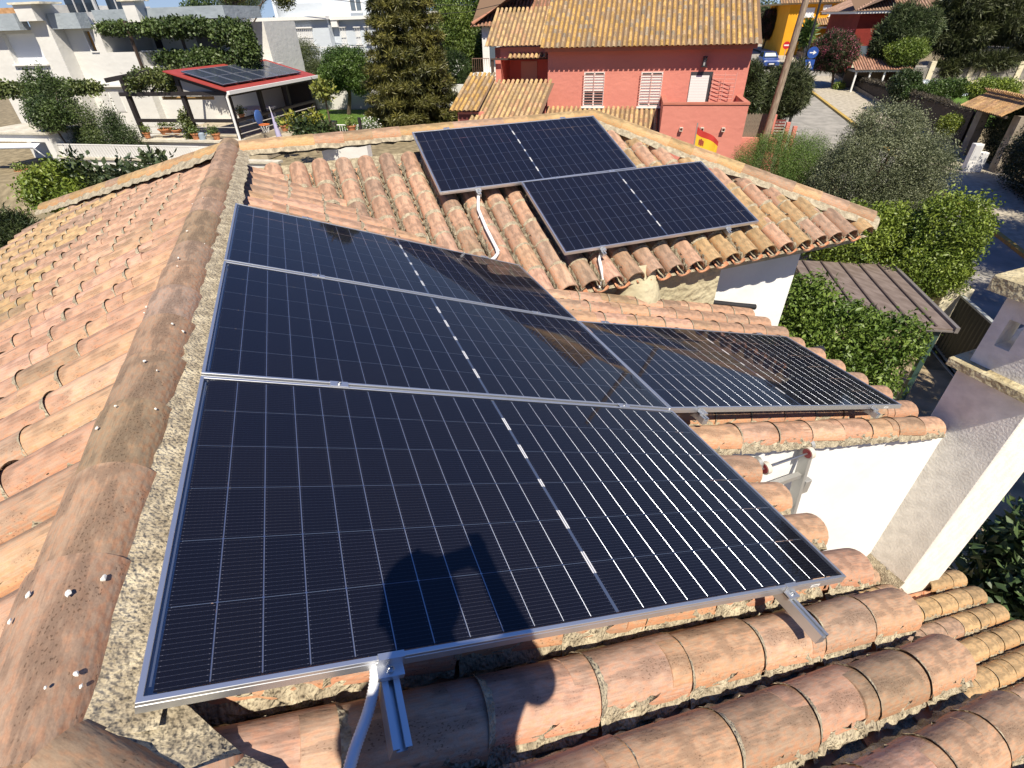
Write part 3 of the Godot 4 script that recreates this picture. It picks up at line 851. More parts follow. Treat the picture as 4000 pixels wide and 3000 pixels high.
func build_plants():
	var G := Color(0.030, 0.055, 0.012); var G2 := Color(0.085, 0.135, 0.028)
	var L0 := Color(0.08, 0.13, 0.016); var L1 := Color(0.27, 0.34, 0.045)
	# right-hand side
	bush("lemon_tree", "glossy green lemon tree between the tiled eave and the brown carport", "tree", "broad", [[V(4.0, 1.5, -9.2), V(0.85, 0.75, 0.8), 2.0], [V(3.4, 1.95, -9.4), V(0.5, 0.75, 0.5), 1.0], [V(5.0, 1.55, -9.2), V(0.6, 0.55, 0.5), 0.7], [V(4.6, 0.75, -9.1), V(0.85, 0.6, 0.7), 1.2], [V(3.4, 1.3, -9.0), V(0.5, 0.6, 0.6), 0.7]], 2300, 0.85, Color(0.05, 0.10, 0.014), Color(0.19, 0.27, 0.045), V(4.3, -2, -9.4), 0.09, "", 0.5, 0.12)
	bush("ficus_hedge", "tall bright green hedge with yellowish tips behind the carport", "hedge", "broad", [[V(6.7, 0.9, -16.6), V(1.15, 1.0, 0.9), 1.0], [V(7.7, 1.0, -16.8), V(0.8, 0.85, 0.8), 0.7]], 2100, 0.9, L0, L1, V(7.0, -2, -16.7), 0.1)
	bush("ficus_hedge", "bright green bushy tree at the dark street, right of the tall hedge", "hedge", "broad", [[V(9.0, 1.35, -16.2), V(1.0, 1.0, 0.9), 1.0], [V(8.6, 0.45, -15.8), V(0.95, 0.8, 0.8), 0.9], [V(9.3, 0.3, -16.0), V(0.6, 0.6, 0.6), 0.4]], 2500, 0.9, L0, L1, V(8.9, -2, -16.2), 0.1)
	bush("fern_leaved_tree", "feathery green tree beside the red balcony wall", "tree", "fine", [[V(4.9, 1.9, -20.2), V(1.35, 1.25, 1.2), 1.4], [V(6.1, 1.7, -20.4), V(1.0, 1.3, 1.0), 1.0], [V(6.6, 0.9, -19.6), V(0.8, 0.7, 0.8), 0.6]], 4200, 1.0, Color(0.06, 0.125, 0.02), Color(0.19, 0.27, 0.06), V(5.4, -1.7, -20.4), 0.14)
	bush("grey_leaved_tree", "large grey green evergreen tree in front of the street", "tree", "small", [[V(7.9, 2.4, -19.4), V(1.5, 1.45, 1.4), 1.5], [V(9.1, 2.3, -19.2), V(0.95, 1.1, 1.0), 0.8], [V(6.8, 2.0, -19.0), V(0.95, 1.3, 0.9), 0.8], [V(8.6, 1.2, -18.6), V(1.2, 0.8, 0.9), 0.9], [V(7.9, 3.5, -19.8), V(1.0, 0.65, 0.9), 0.6]], 6500, 0.95, Color(0.07, 0.09, 0.042), Color(0.26, 0.28, 0.165), V(8.0, -1.7, -19.5), 0.17, "", 0.5, 0.14)
	bush("street_shrub", "yellowish green small street tree at the edge of the shade", "tree", "broad", [[V(17.5, 1.1, -36), V(0.5, 0.5, 0.5), 1]], 420, 1.0, L0, Color(0.24, 0.26, 0.03), V(17.5, -0.7, -36), 0.06)
	bush("oleander", "grey green bush behind the wooden pole and the street lamp", "shrub", "wisp", [[V(8.9, 2.5, -38), V(1.4, 1.4, 1.3), 1.3], [V(7.6, 2.0, -37.5), V(0.9, 1.4, 1.0), 0.8]], 2600, 1.2, Color(0.04, 0.065, 0.02), Color(0.14, 0.16, 0.07), V(8.6, -0.6, -38), 0.09)
	bush("oleander", "green shrub at the red house's right corner, in front of a parked white car", "shrub", "wisp", [[V(6.0, 2.9, -33), V(0.55, 1.5, 0.8), 1]], 900, 1.1, Color(0.04, 0.065, 0.02), Color(0.12, 0.15, 0.06), V(6.0, -0.8, -33), 0.07)
	var pk := bush("oleander_tree", "round pink flowering oleander at the street corner, left of the brush fence", "tree", "wisp", [[V(17.0, 3.5, -58), V(1.75, 1.45, 1.6), 1]], 2600, 1.3, Color(0.03, 0.05, 0.018), Color(0.11, 0.13, 0.05), V(17.6, 0.65, -58), 0.12)
	crown(pk, "blossom", "blossom", [[V(17.0, 3.55, -58), V(1.85, 1.5, 1.7), 1]], 1000, 1.5, Color(0.42, 0.07, 0.14), Color(0.55, 0.16, 0.24), 0.85)
	pk = bush("oleander_tree", "darker pink oleander by the yellow house, above the parked blue car", "tree", "wisp", [[V(16.7, 5.3, -88), V(1.6, 1.5, 1.5), 1]], 1700, 1.4, Color(0.035, 0.045, 0.02), Color(0.10, 0.11, 0.05), V(16.5, 2.4, -88), 0.12)
	crown(pk, "blossom", "blossom", [[V(16.7, 5.3, -88), V(1.7, 1.6, 1.6), 1]], 520, 1.4, Color(0.36, 0.07, 0.12), Color(0.45, 0.15, 0.2), 0.85)
	bush("feathery_tree", "soft feathery green tree in front of the dark red house", "tree", "wisp", [[V(21.6, 5.0, -58), V(1.7, 1.7, 1.4), 1.2], [V(23.0, 4.9, -58), V(1.4, 1.5, 1.2), 1], [V(20.6, 4.0, -58), V(0.9, 1.2, 0.9), 0.6]], 3600, 1.5, Color(0.05, 0.085, 0.03), Color(0.15, 0.19, 0.08), V(21.8, 0.6, -58), 0.14, "", 0.4)
	bush("yellow_green_bush", "yellow green bush under the feathery tree", "shrub", "broad", [[V(21.9, 3.5, -56.4), V(1.6, 0.9, 1.0), 1]], 1300, 1.4, L0, Color(0.2, 0.26, 0.04), V(21.9, 0.6, -56.4), 0.1)
	bush("casuarina", "big dark feathery conifer with spreading boughs on the far right", "tree", "wisp", [[V(28.2, 4.6, -62), V(2.6, 1.6, 2.0), 1.2], [V(31.0, 5.3, -62), V(2.6, 1.5, 2.0), 1.2], [V(28.0, 6.8, -62), V(2.6, 1.5, 2.0), 1.1], [V(30.5, 7.8, -63), V(3.0, 1.8, 2.2), 1.2], [V(26.6, 5.3, -62), V(1.4, 1.6, 1.4), 0.6], [V(30.4, 2.5, -60.6), V(2.4, 0.5, 0.9), 0.5], [V(27.6, 1.9, -60.8), V(1.3, 0.5, 0.8), 0.3]], 7000, 1.9, Color(0.035, 0.05, 0.018), Color(0.135, 0.155, 0.055), V(28.3, 0.4, -62), 0.3, "", 0.35, 0.16)
	bush("casuarina", "hazy grey green trees at the right edge behind the big conifer", "tree", "wisp", [[V(36.5, 5.0, -66), V(3.2, 2.4, 2.2), 1], [V(36.5, 8.0, -68), V(4.0, 2.4, 2.2), 1]], 4200, 2.0, Color(0.06, 0.08, 0.045), Color(0.17, 0.19, 0.12), V(36, 0.6, -66), 0.3, "", 0.4)
	bush("garden_tree", "small dark green tree on the lawn in front of the covered pool", "tree", "broad", [[V(20.9, 1.75, -46), V(1.2, 0.65, 0.9), 1], [V(21.9, 1.9, -46), V(0.7, 0.5, 0.7), 0.5], [V(19.6, 1.5, -46.5), V(0.7, 0.6, 0.7), 0.5]], 1500, 1.2, Color(0.025, 0.055, 0.012), Color(0.10, 0.16, 0.03), V(21.1, 0.0, -46), 0.1)
	bush("garden_tree", "light green loose tree right of the covered pool, behind the tiled canopy", "tree", "broad", [[V(22.6, 2.0, -44), V(0.9, 0.65, 0.8), 1], [V(23.7, 1.95, -44), V(0.8, 0.65, 0.8), 0.9]], 1300, 1.2, L0, L1, V(23, -0.1, -44), 0.09)
	bush("garden_tree", "dark evergreen tree beside the pool house roof", "tree", "broad", [[V(19.2, 2.0, -47.5), V(0.9, 0.9, 0.9), 1]], 900, 1.3, Color(0.018, 0.035, 0.01), Color(0.06, 0.10, 0.025), V(19.6, 0.1, -47.5), 0.1)
	bush("banana_plant", "broad leaved banana plants between the yellow house and the lamp post", "plant", "frond", [[V(17.5, 4.4, -71), V(0.5, 0.9, 0.6), 1]], 150, 1.5, Color(0.05, 0.10, 0.02), Color(0.16, 0.24, 0.06), V(17.5, 1.5, -71), 0.12, "", 0.1)
	bush("street_shrub", "low green shrub at the foot of the oleander on the pavement", "shrub", "broad", [[V(17.9, 0.9, -57.3), V(0.35, 0.35, 0.3), 1]], 160, 1.2, L0, L1, V(17.9, 0.55, -57.3), 0.04)
	bush("magnolia", "dark glossy large leaved shrub in shade below the tiles at the right edge", "shrub", "big", [[V(6.3, 0.2, -4.6), V(1.0, 1.3, 1.2), 1], [V(7.4, 0.6, -5.6), V(1.1, 1.4, 1.1), 1], [V(6.9, -0.6, -3.8), V(1.2, 1.0, 1.2), 1], [V(5.7, 0.5, -5.0), V(0.7, 1.1, 0.8), 1], [V(6.2, 0.1, -3.2), V(0.9, 1.2, 1.0), 1]], 2600, 1.0, Color(0.03, 0.06, 0.02), Color(0.13, 0.19, 0.07), V(6.8, -2, -4.9), 0.09)
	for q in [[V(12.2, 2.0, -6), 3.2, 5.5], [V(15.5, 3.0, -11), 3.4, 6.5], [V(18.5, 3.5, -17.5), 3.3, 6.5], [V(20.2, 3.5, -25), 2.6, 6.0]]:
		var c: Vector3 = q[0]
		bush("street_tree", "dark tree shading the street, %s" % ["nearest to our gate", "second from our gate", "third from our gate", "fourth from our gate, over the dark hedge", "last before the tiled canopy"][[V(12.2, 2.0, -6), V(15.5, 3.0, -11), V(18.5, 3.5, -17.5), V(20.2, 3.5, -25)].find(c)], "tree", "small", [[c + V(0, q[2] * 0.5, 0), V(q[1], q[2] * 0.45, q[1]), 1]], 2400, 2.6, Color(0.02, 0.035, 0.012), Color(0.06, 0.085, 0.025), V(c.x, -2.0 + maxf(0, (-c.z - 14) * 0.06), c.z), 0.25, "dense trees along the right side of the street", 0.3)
	# between the houses
	bush("oak", "grey green bush left of the round citrus tree", "tree", "small", [[V(-19.9, 4.7, -33), V(1.35, 1.15, 1.1), 1], [V(-21.2, 4.3, -33), V(0.9, 0.8, 0.9), 0.6], [V(-18.9, 4.0, -32.5), V(0.7, 0.9, 0.8), 0.4]], 2600, 1.1, Color(0.035, 0.055, 0.018), Color(0.13, 0.155, 0.06), V(-19.7, 2.2, -33), 0.12)
	bush("orange_tree", "round dark green citrus tree standing on the lawn by the white garden wall", "tree", "broad", [[V(-16.0, 4.55, -31), V(1.5, 1.0, 1.2), 1.4], [V(-16.9, 4.1, -30.8), V(0.7, 0.75, 0.8), 0.5], [V(-15.2, 4.0, -30.8), V(0.7, 0.7, 0.8), 0.5]], 2800, 1.0, Color(0.028, 0.065, 0.012), Color(0.11, 0.18, 0.03), V(-16.4, 2.2, -31), 0.12)
	var ar := gthing("norfolk_pine", "tall dark conifer with upturned brush like boughs left of the red house", "tree", V(-10.6, 1.6, -26.5))
	var bl := []; var tb := nb(ar)
	tb.tube([V(-10.6, 1.6, -26.5), V(-10.5, 6, -26.5), V(-10.4, 11, -26.5)], [0.2, 0.15, 0.05], 9)
	var y := 2.2
	while y < 10.6:
		var R := lerpf(2.3, 0.6, pow((y - 2.2) / 8.4, 1.1)); var n := 8
		if y > 3.2 and y < 5.0: R *= 1.06
		for i in n:
			var an := TAU * (i + rng.randf() * 0.6) / n
			var e := V(-10.5 + cos(an) * R, y + rng.randf_range(0.05, 0.3), -26.5 + sin(an) * R)
			tb.tube([V(-10.5, y, -26.5), V(-10.5 + cos(an) * R * 0.6, y - 0.04, -26.5 + sin(an) * R * 0.6), e], [0.045, 0.03, 0.012], 5, false)
			bl.append([V(-10.5 + cos(an) * R * 0.62, y + 0.08, -26.5 + sin(an) * R * 0.62), V(0.2 + 0.42 * R * absf(cos(an)), 0.26, 0.2 + 0.42 * R * absf(sin(an))), R])
		y += 0.62
	obj("trunk", tb, bark(), ar)
	crown(ar, "crown", "needle", bl, 5200, 1.25, Color(0.055, 0.065, 0.018), Color(0.25, 0.23, 0.05), 0.2, 0.0, true)
	bush("background_tree", "sunlit yellow green tree between the conifer and the red house", "tree", "broad", [[V(-12.2, 6.0, -40), V(1.6, 1.4, 1.3), 1], [V(-11.2, 4.6, -39.6), V(1.3, 1.5, 1.2), 1], [V(-12.6, 4.0, -39.5), V(1.0, 1.4, 1.0), 0.7]], 3200, 1.5, Color(0.06, 0.10, 0.018), Color(0.17, 0.23, 0.035), V(-12, 1.9, -40), 0.15)
	bush("background_tree", "bright green trees behind, filling the gap at the top left of the red house", "tree", "broad", [[V(-13.2, 7.6, -46), V(2.4, 1.6, 1.6), 1], [V(-9.6, 7.7, -46), V(2.2, 1.4, 1.6), 1], [V(-11.5, 9.2, -47), V(3.5, 1.2, 1.6), 1]], 4200, 1.7, Color(0.045, 0.09, 0.015), Color(0.14, 0.2, 0.035), V(-12, 1.9, -46), 0.2)
	var wo := bush("oleander", "white flowering oleander between the conifer and the small red annexe", "shrub", "wisp", [[V(-11.6, 3.9, -36), V(1.1, 1.2, 0.9), 1], [V(-10.6, 3.0, -35.5), V(0.7, 0.9, 0.8), 0.5]], 1300, 1.2, Color(0.03, 0.06, 0.018), Color(0.10, 0.16, 0.045), V(-11.4, 1.8, -36), 0.08)
	crown(wo, "blossom", "blossom", [[V(-11.6, 4.0, -35.8), V(1.1, 1.0, 0.9), 1]], 60, 1.3, Color(0.6, 0.62, 0.56), Color(0.7, 0.7, 0.66), 0.85)
	bush("palm_leaved_plant", "young palm with light fronds behind the conifer's right side", "plant", "frond", [[V(-11.9, 4.6, -33), V(0.25, 0.3, 0.25), 1]], 12, 1.3, Color(0.06, 0.11, 0.02), Color(0.16, 0.22, 0.05), V(-11.9, 2, -33), 0.07, "", 0.1)
	bush("far_tree", "rounded grey green tree at the top behind the vine covered terrace", "tree", "fine", [[V(-26.5, 8.3, -38), V(1.6, 1.2, 1.2), 1]], 1500, 1.5, Color(0.06, 0.09, 0.03), Color(0.14, 0.18, 0.06), V(-26.5, 2.2, -38), 0.15)
	bush("far_tree", "yellowish tree on the terrace beside the white chimney", "tree", "broad", [[V(-24.2, 8.7, -34), V(1.0, 0.9, 0.9), 1], [V(-20.8, 8.4, -34), V(0.7, 1.0, 0.7), 0.7]], 900, 1.3, Color(0.08, 0.10, 0.02), Color(0.25, 0.24, 0.05), V(-24, 2.2, -34), 0.12)
	# left-hand side
	bush("potted_lemon", "sunlit yellow green lemon bush behind the left eave", "shrub", "broad", [[V(-16.9, 2.75, -13), V(0.85, 0.65, 0.7), 1.2], [V(-17.6, 2.5, -13), V(0.7, 0.5, 0.6), 0.8], [V(-16.1, 2.45, -12.8), V(0.6, 0.45, 0.5), 0.6]], 900, 1.15, L0, Color(0.20, 0.25, 0.03), V(-17, 0.8, -13), 0.06, "", 0.4)
	bush("fig_tree", "dark fig shoots with lobed leaves in front of the white wall", "shrub", "big", [[V(-16.2, 3.0, -13.2), V(0.35, 0.55, 0.4), 1], [V(-15.5, 2.75, -13.2), V(0.7, 0.45, 0.4), 1.2], [V(-14.4, 3.05, -13.4), V(0.75, 0.35, 0.4), 1], [V(-13.5, 3.3, -13.4), V(0.3, 0.3, 0.3), 0.5]], 190, 1.2, Color(0.02, 0.04, 0.015), Color(0.09, 0.12, 0.05), V(-15.4, 1, -13.3), 0.04, "", 0.2)
	bush("climbing_plant", "dark climbing plant at the left edge under the eave", "shrub", "wisp", [[V(-17.8, 1.6, -11.5), V(0.9, 0.7, 0.7), 1], [V(-18.6, 1.0, -11.0), V(0.8, 0.7, 0.7), 1]], 900, 0.9, Color(0.03, 0.055, 0.02), Color(0.12, 0.16, 0.05), V(-18.2, 0, -11.3), 0.05)
	bush("rose_bush", "tall loose climbing rose with a white flower against the sunlit wall", "shrub", "small", [[V(-21.4, 3.5, -18.7), V(0.5, 0.75, 0.4), 1], [V(-21.0, 2.9, -18.4), V(0.6, 0.5, 0.4), 0.9], [V(-21.9, 2.9, -18.5), V(0.5, 0.5, 0.4), 0.6]], 520, 1.2, Color(0.045, 0.075, 0.02), Color(0.15, 0.19, 0.06), V(-21.2, 1.8, -18.6), 0.04, "", 0.15)
	bush("rose_bush", "second climbing rose, right of the white flowering one", "shrub", "small", [[V(-20.2, 3.5, -18.7), V(0.28, 0.6, 0.3), 0.8], [V(-19.75, 3.0, -18.6), V(0.6, 0.5, 0.4), 1]], 420, 1.2, Color(0.025, 0.05, 0.015), Color(0.09, 0.12, 0.04), V(-19.9, 1.8, -18.6), 0.04, "", 0.15)
	bush("garden_shrub", "dense green shrub in the left corner under the vine", "shrub", "broad", [[V(-22.0, 3.95, -17.8), V(0.75, 0.55, 0.6), 1], [V(-23.6, 4.2, -19.5), V(0.9, 1.1, 0.8), 1.2]], 1300, 0.9, Color(0.02, 0.04, 0.012), Color(0.10, 0.15, 0.035), V(-22.2, 2.0, -18), 0.07)
	var vn := gthing("grape_vine", "long green vine trained on a wire across the white house front", "vine", V(-26, 4.5, -22))
	crown(vn, "leaves", "vine", [[V(-28.5, 4.42, -22), V(1.8, 0.17, 0.2), 1], [V(-25.3, 4.5, -22), V(1.9, 0.15, 0.2), 1]], 620, 1.1, Color(0.05, 0.075, 0.02), Color(0.16, 0.19, 0.05), 0.1)
	var wire := nb(vn); wire.tube([V(-31, 4.38, -22), V(-23, 4.6, -22)], 0.02, 5); obj("wire", wire, mat("wire", lin(0.2, 0.2, 0.2), 0.5, 0.6), vn)
	vn = gthing("terrace_vine", "thick green creeper draped round the white house's upper terrace", "vine", V(-19, 5.2, -24))
	crown(vn, "leaves", "vine", [[V(-20.5, 6.62, -24.3), V(2.2, 0.26, 0.6), 2], [V(-23.6, 6.68, -24.4), V(1.3, 0.16, 0.4), 0.7], [V(-17.6, 6.35, -24.0), V(0.9, 0.45, 0.6), 1.2], [V(-16.9, 5.7, -23.8), V(0.45, 0.75, 0.6), 1.1], [V(-18.7, 5.35, -23.8), V(1.5, 0.38, 0.5), 1.4], [V(-20.9, 5.45, -24.2), V(1.4, 0.25, 0.3), 0.6], [V(-17.4, 5.0, -23.7), V(0.7, 0.4, 0.5), 0.5], [V(-20.0, 7.2, -25.5), V(1.0, 0.4, 0.5), 0.6]], 3400, 1.0, Color(0.03, 0.055, 0.015), Color(0.11, 0.16, 0.04), 0.4)
	vn = gthing("pergola_vine", "grape vine growing over the dark pergola beams", "vine", V(-18.7, 4.9, -20))
	crown(vn, "leaves", "vine", [[V(-18.9, 5.0, -20.4), V(1.2, 0.22, 0.9), 1], [V(-19.7, 4.75, -20.1), V(0.3, 0.35, 0.3), 0.3], [V(-18.3, 4.75, -20.1), V(0.4, 0.3, 0.3), 0.3], [V(-17.75, 3.3, -19.85), V(0.22, 0.55, 0.2), 0.3]], 620, 0.85, Color(0.05, 0.075, 0.018), Color(0.17, 0.19, 0.05), 0.2)
	bush("croton", "yellow leaved shrub at the porch corner", "shrub", "big", [[V(-11.6, 3.65, -19.1), V(0.3, 0.25, 0.3), 1], [V(-12.55, 3.55, -19.3), V(0.28, 0.2, 0.25), 0.7]], 60, 0.9, Color(0.12, 0.15, 0.02), Color(0.36, 0.34, 0.05), V(-11.6, 2.6, -19.1), 0.03, "", 0.1)
	bush("mango_plant", "dark green broad leaved shrubs in front of the porch's right corner", "shrub", "big", [[V(-11.9, 3.4, -18.9), V(0.5, 0.28, 0.4), 1], [V(-11.1, 3.35, -18.8), V(0.5, 0.25, 0.4), 1]], 190, 0.9, Color(0.02, 0.04, 0.012), Color(0.09, 0.13, 0.035), V(-11.5, 2.6, -18.8), 0.04, "", 0.1)
	bush("papaya", "light green young tree at the porch's right end post", "plant", "big", [[V(-14.3, 4.1, -25), V(0.42, 0.3, 0.4), 1]], 40, 1.2, Color(0.10, 0.13, 0.02), Color(0.30, 0.30, 0.06), V(-14.3, 2.2, -25), 0.05, "", 0.1)
	var da := bush("daisy_bush", "white daisies beside the lawn, at the foot of the conifer", "flowers", "small", [[V(-9.9, 3.2, -20), V(0.45, 0.22, 0.3), 1]], 150, 0.8, Color(0.05, 0.08, 0.02), Color(0.12, 0.16, 0.05), V(-9.9, 2.6, -20), 0.02)
	crown(da, "blossom", "blossom", [[V(-9.9, 3.25, -20), V(0.5, 0.24, 0.3), 1]], 40, 1.2, Color(0.75, 0.75, 0.7), Color(0.8, 0.8, 0.76), 0.8)
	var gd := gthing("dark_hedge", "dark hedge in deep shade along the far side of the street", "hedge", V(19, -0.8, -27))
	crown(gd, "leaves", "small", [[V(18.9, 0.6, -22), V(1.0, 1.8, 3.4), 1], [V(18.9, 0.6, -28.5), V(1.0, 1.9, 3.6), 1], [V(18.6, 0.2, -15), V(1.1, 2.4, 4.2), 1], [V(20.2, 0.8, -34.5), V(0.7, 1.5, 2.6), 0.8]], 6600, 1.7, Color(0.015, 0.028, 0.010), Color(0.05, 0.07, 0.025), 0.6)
	# far mass of trees behind everything
	var far := gthing("far_wood", "hazy mass of distant trees along the top edge", "trees", V(0, 3, -120))
	var fb := []
	for i in 26: fb.append([V(-70 + i * 6.5 + rng.randf_range(-2, 2), 4.5 + rng.randf_range(-1, 1), -118 + rng.randf_range(-8, 8)), V(5.5, 4.0 + rng.randf() * 1.5, 3), 1])
	stuff(crown(far, "leaves", "broad", fb, 9000, 4.5, Color(0.045, 0.07, 0.03), Color(0.12, 0.15, 0.06), 0.6)); stuff(far)
# ---------------------------------------------------------------- ground, street and buildings (street grid coordinates: a along the fronts, b towards us)
func yg(b: float) -> float: return -2.0 + 0.061 * maxf(0.0, minf(-b, 85.0) - 14.0)
func hg(a: float, b: float) -> float:
	var left := smoothstep(-4.0, -9.0, a) * smoothstep(-9.0, -15.0, b)
	return maxf(lerpf(yg(b), 2.05, left), yg(b))

func sheet(called: String, a0: float, a1: float, b0: float, b1: float, up: float, m: Material, na := 1, nb_ := 30) -> MeshInstance3D:
	var b := B.new()
	b.grid(na, nb_, func(u, t):
		var a := lerpf(a0, a1, u); var bb := lerpf(b0, b1, t)
		var p := gw(a, yg(bb) + up, bb)
		return p, true)
	return struct(called, b, m)

func gbox(b: B, a0: float, a1: float, y0: float, y1: float, b0: float, b1: float, ch := 0.0): b.box(Vector3(a0, y0, b0), Vector3(a1, y1, b1), ch)

func part(T: Node3D, called: String, m: Material, boxes: Array, ch := 0.0) -> MeshInstance3D:   # boxes: [a0, a1, y0, y1, b0, b1]
	var b := nb(T)
	for q in boxes: gbox(b, q[0], q[1], q[2], q[3], q[4], q[5], ch)
	return obj(called, b, m, T)

# barrel tiles on a plane: o = left end of the eave, e = along the eave, s = up the slope
func tiled(T: Node3D, o: Vector3, e: Vector3, s: Vector3, pitch: float, course: float, c: Array, keep = null, r := 0.075):
	var base: Vector3 = T.get_meta("at")
	var ee := e.normalized(); var ss := s.normalized(); var n := ee.cross(ss).normalized()
	if n.y < 0: n = -n
	var trs := []; var cols := []
	var nc := int(e.length() / pitch); var nr := int(s.length() / course)
	for i in nc + 1:
		for j in nr + 1:
			var p := o + ee * i * pitch + ss * (j * course + course * 0.45) + n * 0.05
			if keep != null and not keep.call(p): continue
			var z := -ss
			trs.append(Transform3D(Basis(n.cross(z), n, z) * Basis(Vector3.RIGHT, 0.07) * Basis(Vector3.UP, rng.randf_range(-0.03, 0.03)), p - base + n * rng.randf_range(-0.006, 0.01)))
			var k: Color = c[rng.randi() % c.size()]
			cols.append(k * rng.randf_range(0.75, 1.2))
	var m := tmat("tile_far", mottled("tile_far", Color(0.72, 0.70, 0.66), Color(1, 1, 1), 0.05, 8, 0.6), Vector3.ONE * 0.9, Color.WHITE, 0.92)
	m.vertex_color_use_as_albedo = true
	stuff(multi("roof_tiles", tile_mesh(course * 1.22, r * 0.92, r, 5, 80.0, 0.016), m, trs, cols, T))
	var b := nb(T)
	b.face([o - n * 0.02, o + e - n * 0.02, o + e + s - n * 0.02, o + s - n * 0.02] if ee.cross(ss).y > 0 else [o - n * 0.02, o + s - n * 0.02, o + e + s - n * 0.02, o + e - n * 0.02])
	obj("roof_bed", b, mat("roof_bed", lin(0.16, 0.10, 0.06), 0.95), T)

func barred_window(T: Node3D, a0: float, a1: float, y0: float, y1: float, bf: float, slat_to: float, bars := 13):
	var W := part(T, "window", mat("recess", lin(0.05, 0.05, 0.055), 0.4), [[a0, a1, y0, y1, bf + 0.002, bf + 0.006]])
	var fr := mat("white_frame", lin(0.76, 0.76, 0.74), 0.5)
	var t := 0.045
	var b := nb(T)
	gbox(b, a0, a0 + t, y0, y1, bf + 0.006, bf + 0.03); gbox(b, a1 - t, a1, y0, y1, bf + 0.006, bf + 0.03); gbox(b, a0 + t, a1 - t, y1 - t, y1, bf + 0.006, bf + 0.03); gbox(b, a0 + t, a1 - t, y0, y0 + t, bf + 0.006, bf + 0.03)
	gbox(b, (a0 + a1) / 2 - 0.03, (a0 + a1) / 2 + 0.03, y0 + t, y1 - t, bf + 0.006, bf + 0.026)
	obj("frame", b, fr, W)
	var sl := nb(T); var yy := y1 - 0.14
	while yy > slat_to: gbox(sl, a0 + t, a1 - t, yy - 0.055, yy, bf + 0.03, bf + 0.045); yy -= 0.062
	stuff(obj("shutter_slats", sl, fr, W))
	var gr := nb(T)
	for i in bars: var y := lerpf(y0 + 0.02, y1 - 0.01, float(i) / (bars - 1)); gr.tube([V(a0 - 0.02, y, bf + 0.10), V(a1 + 0.02, y, bf + 0.10)], 0.011, 6)
	for i in 3: var a := lerpf(a0, a1, i / 2.0); gr.tube([V(a, y0, bf + 0.112), V(a, y1, bf + 0.112)], 0.011, 6)
	stuff(obj("grille_bars", gr, mat("red_bars", lin(0.62, 0.33, 0.28), 0.6), W))
	part(T, "sill", fr, [[a0 - 0.06, a1 + 0.06, y0 - 0.06, y0, bf + 0.002, bf + 0.15]])

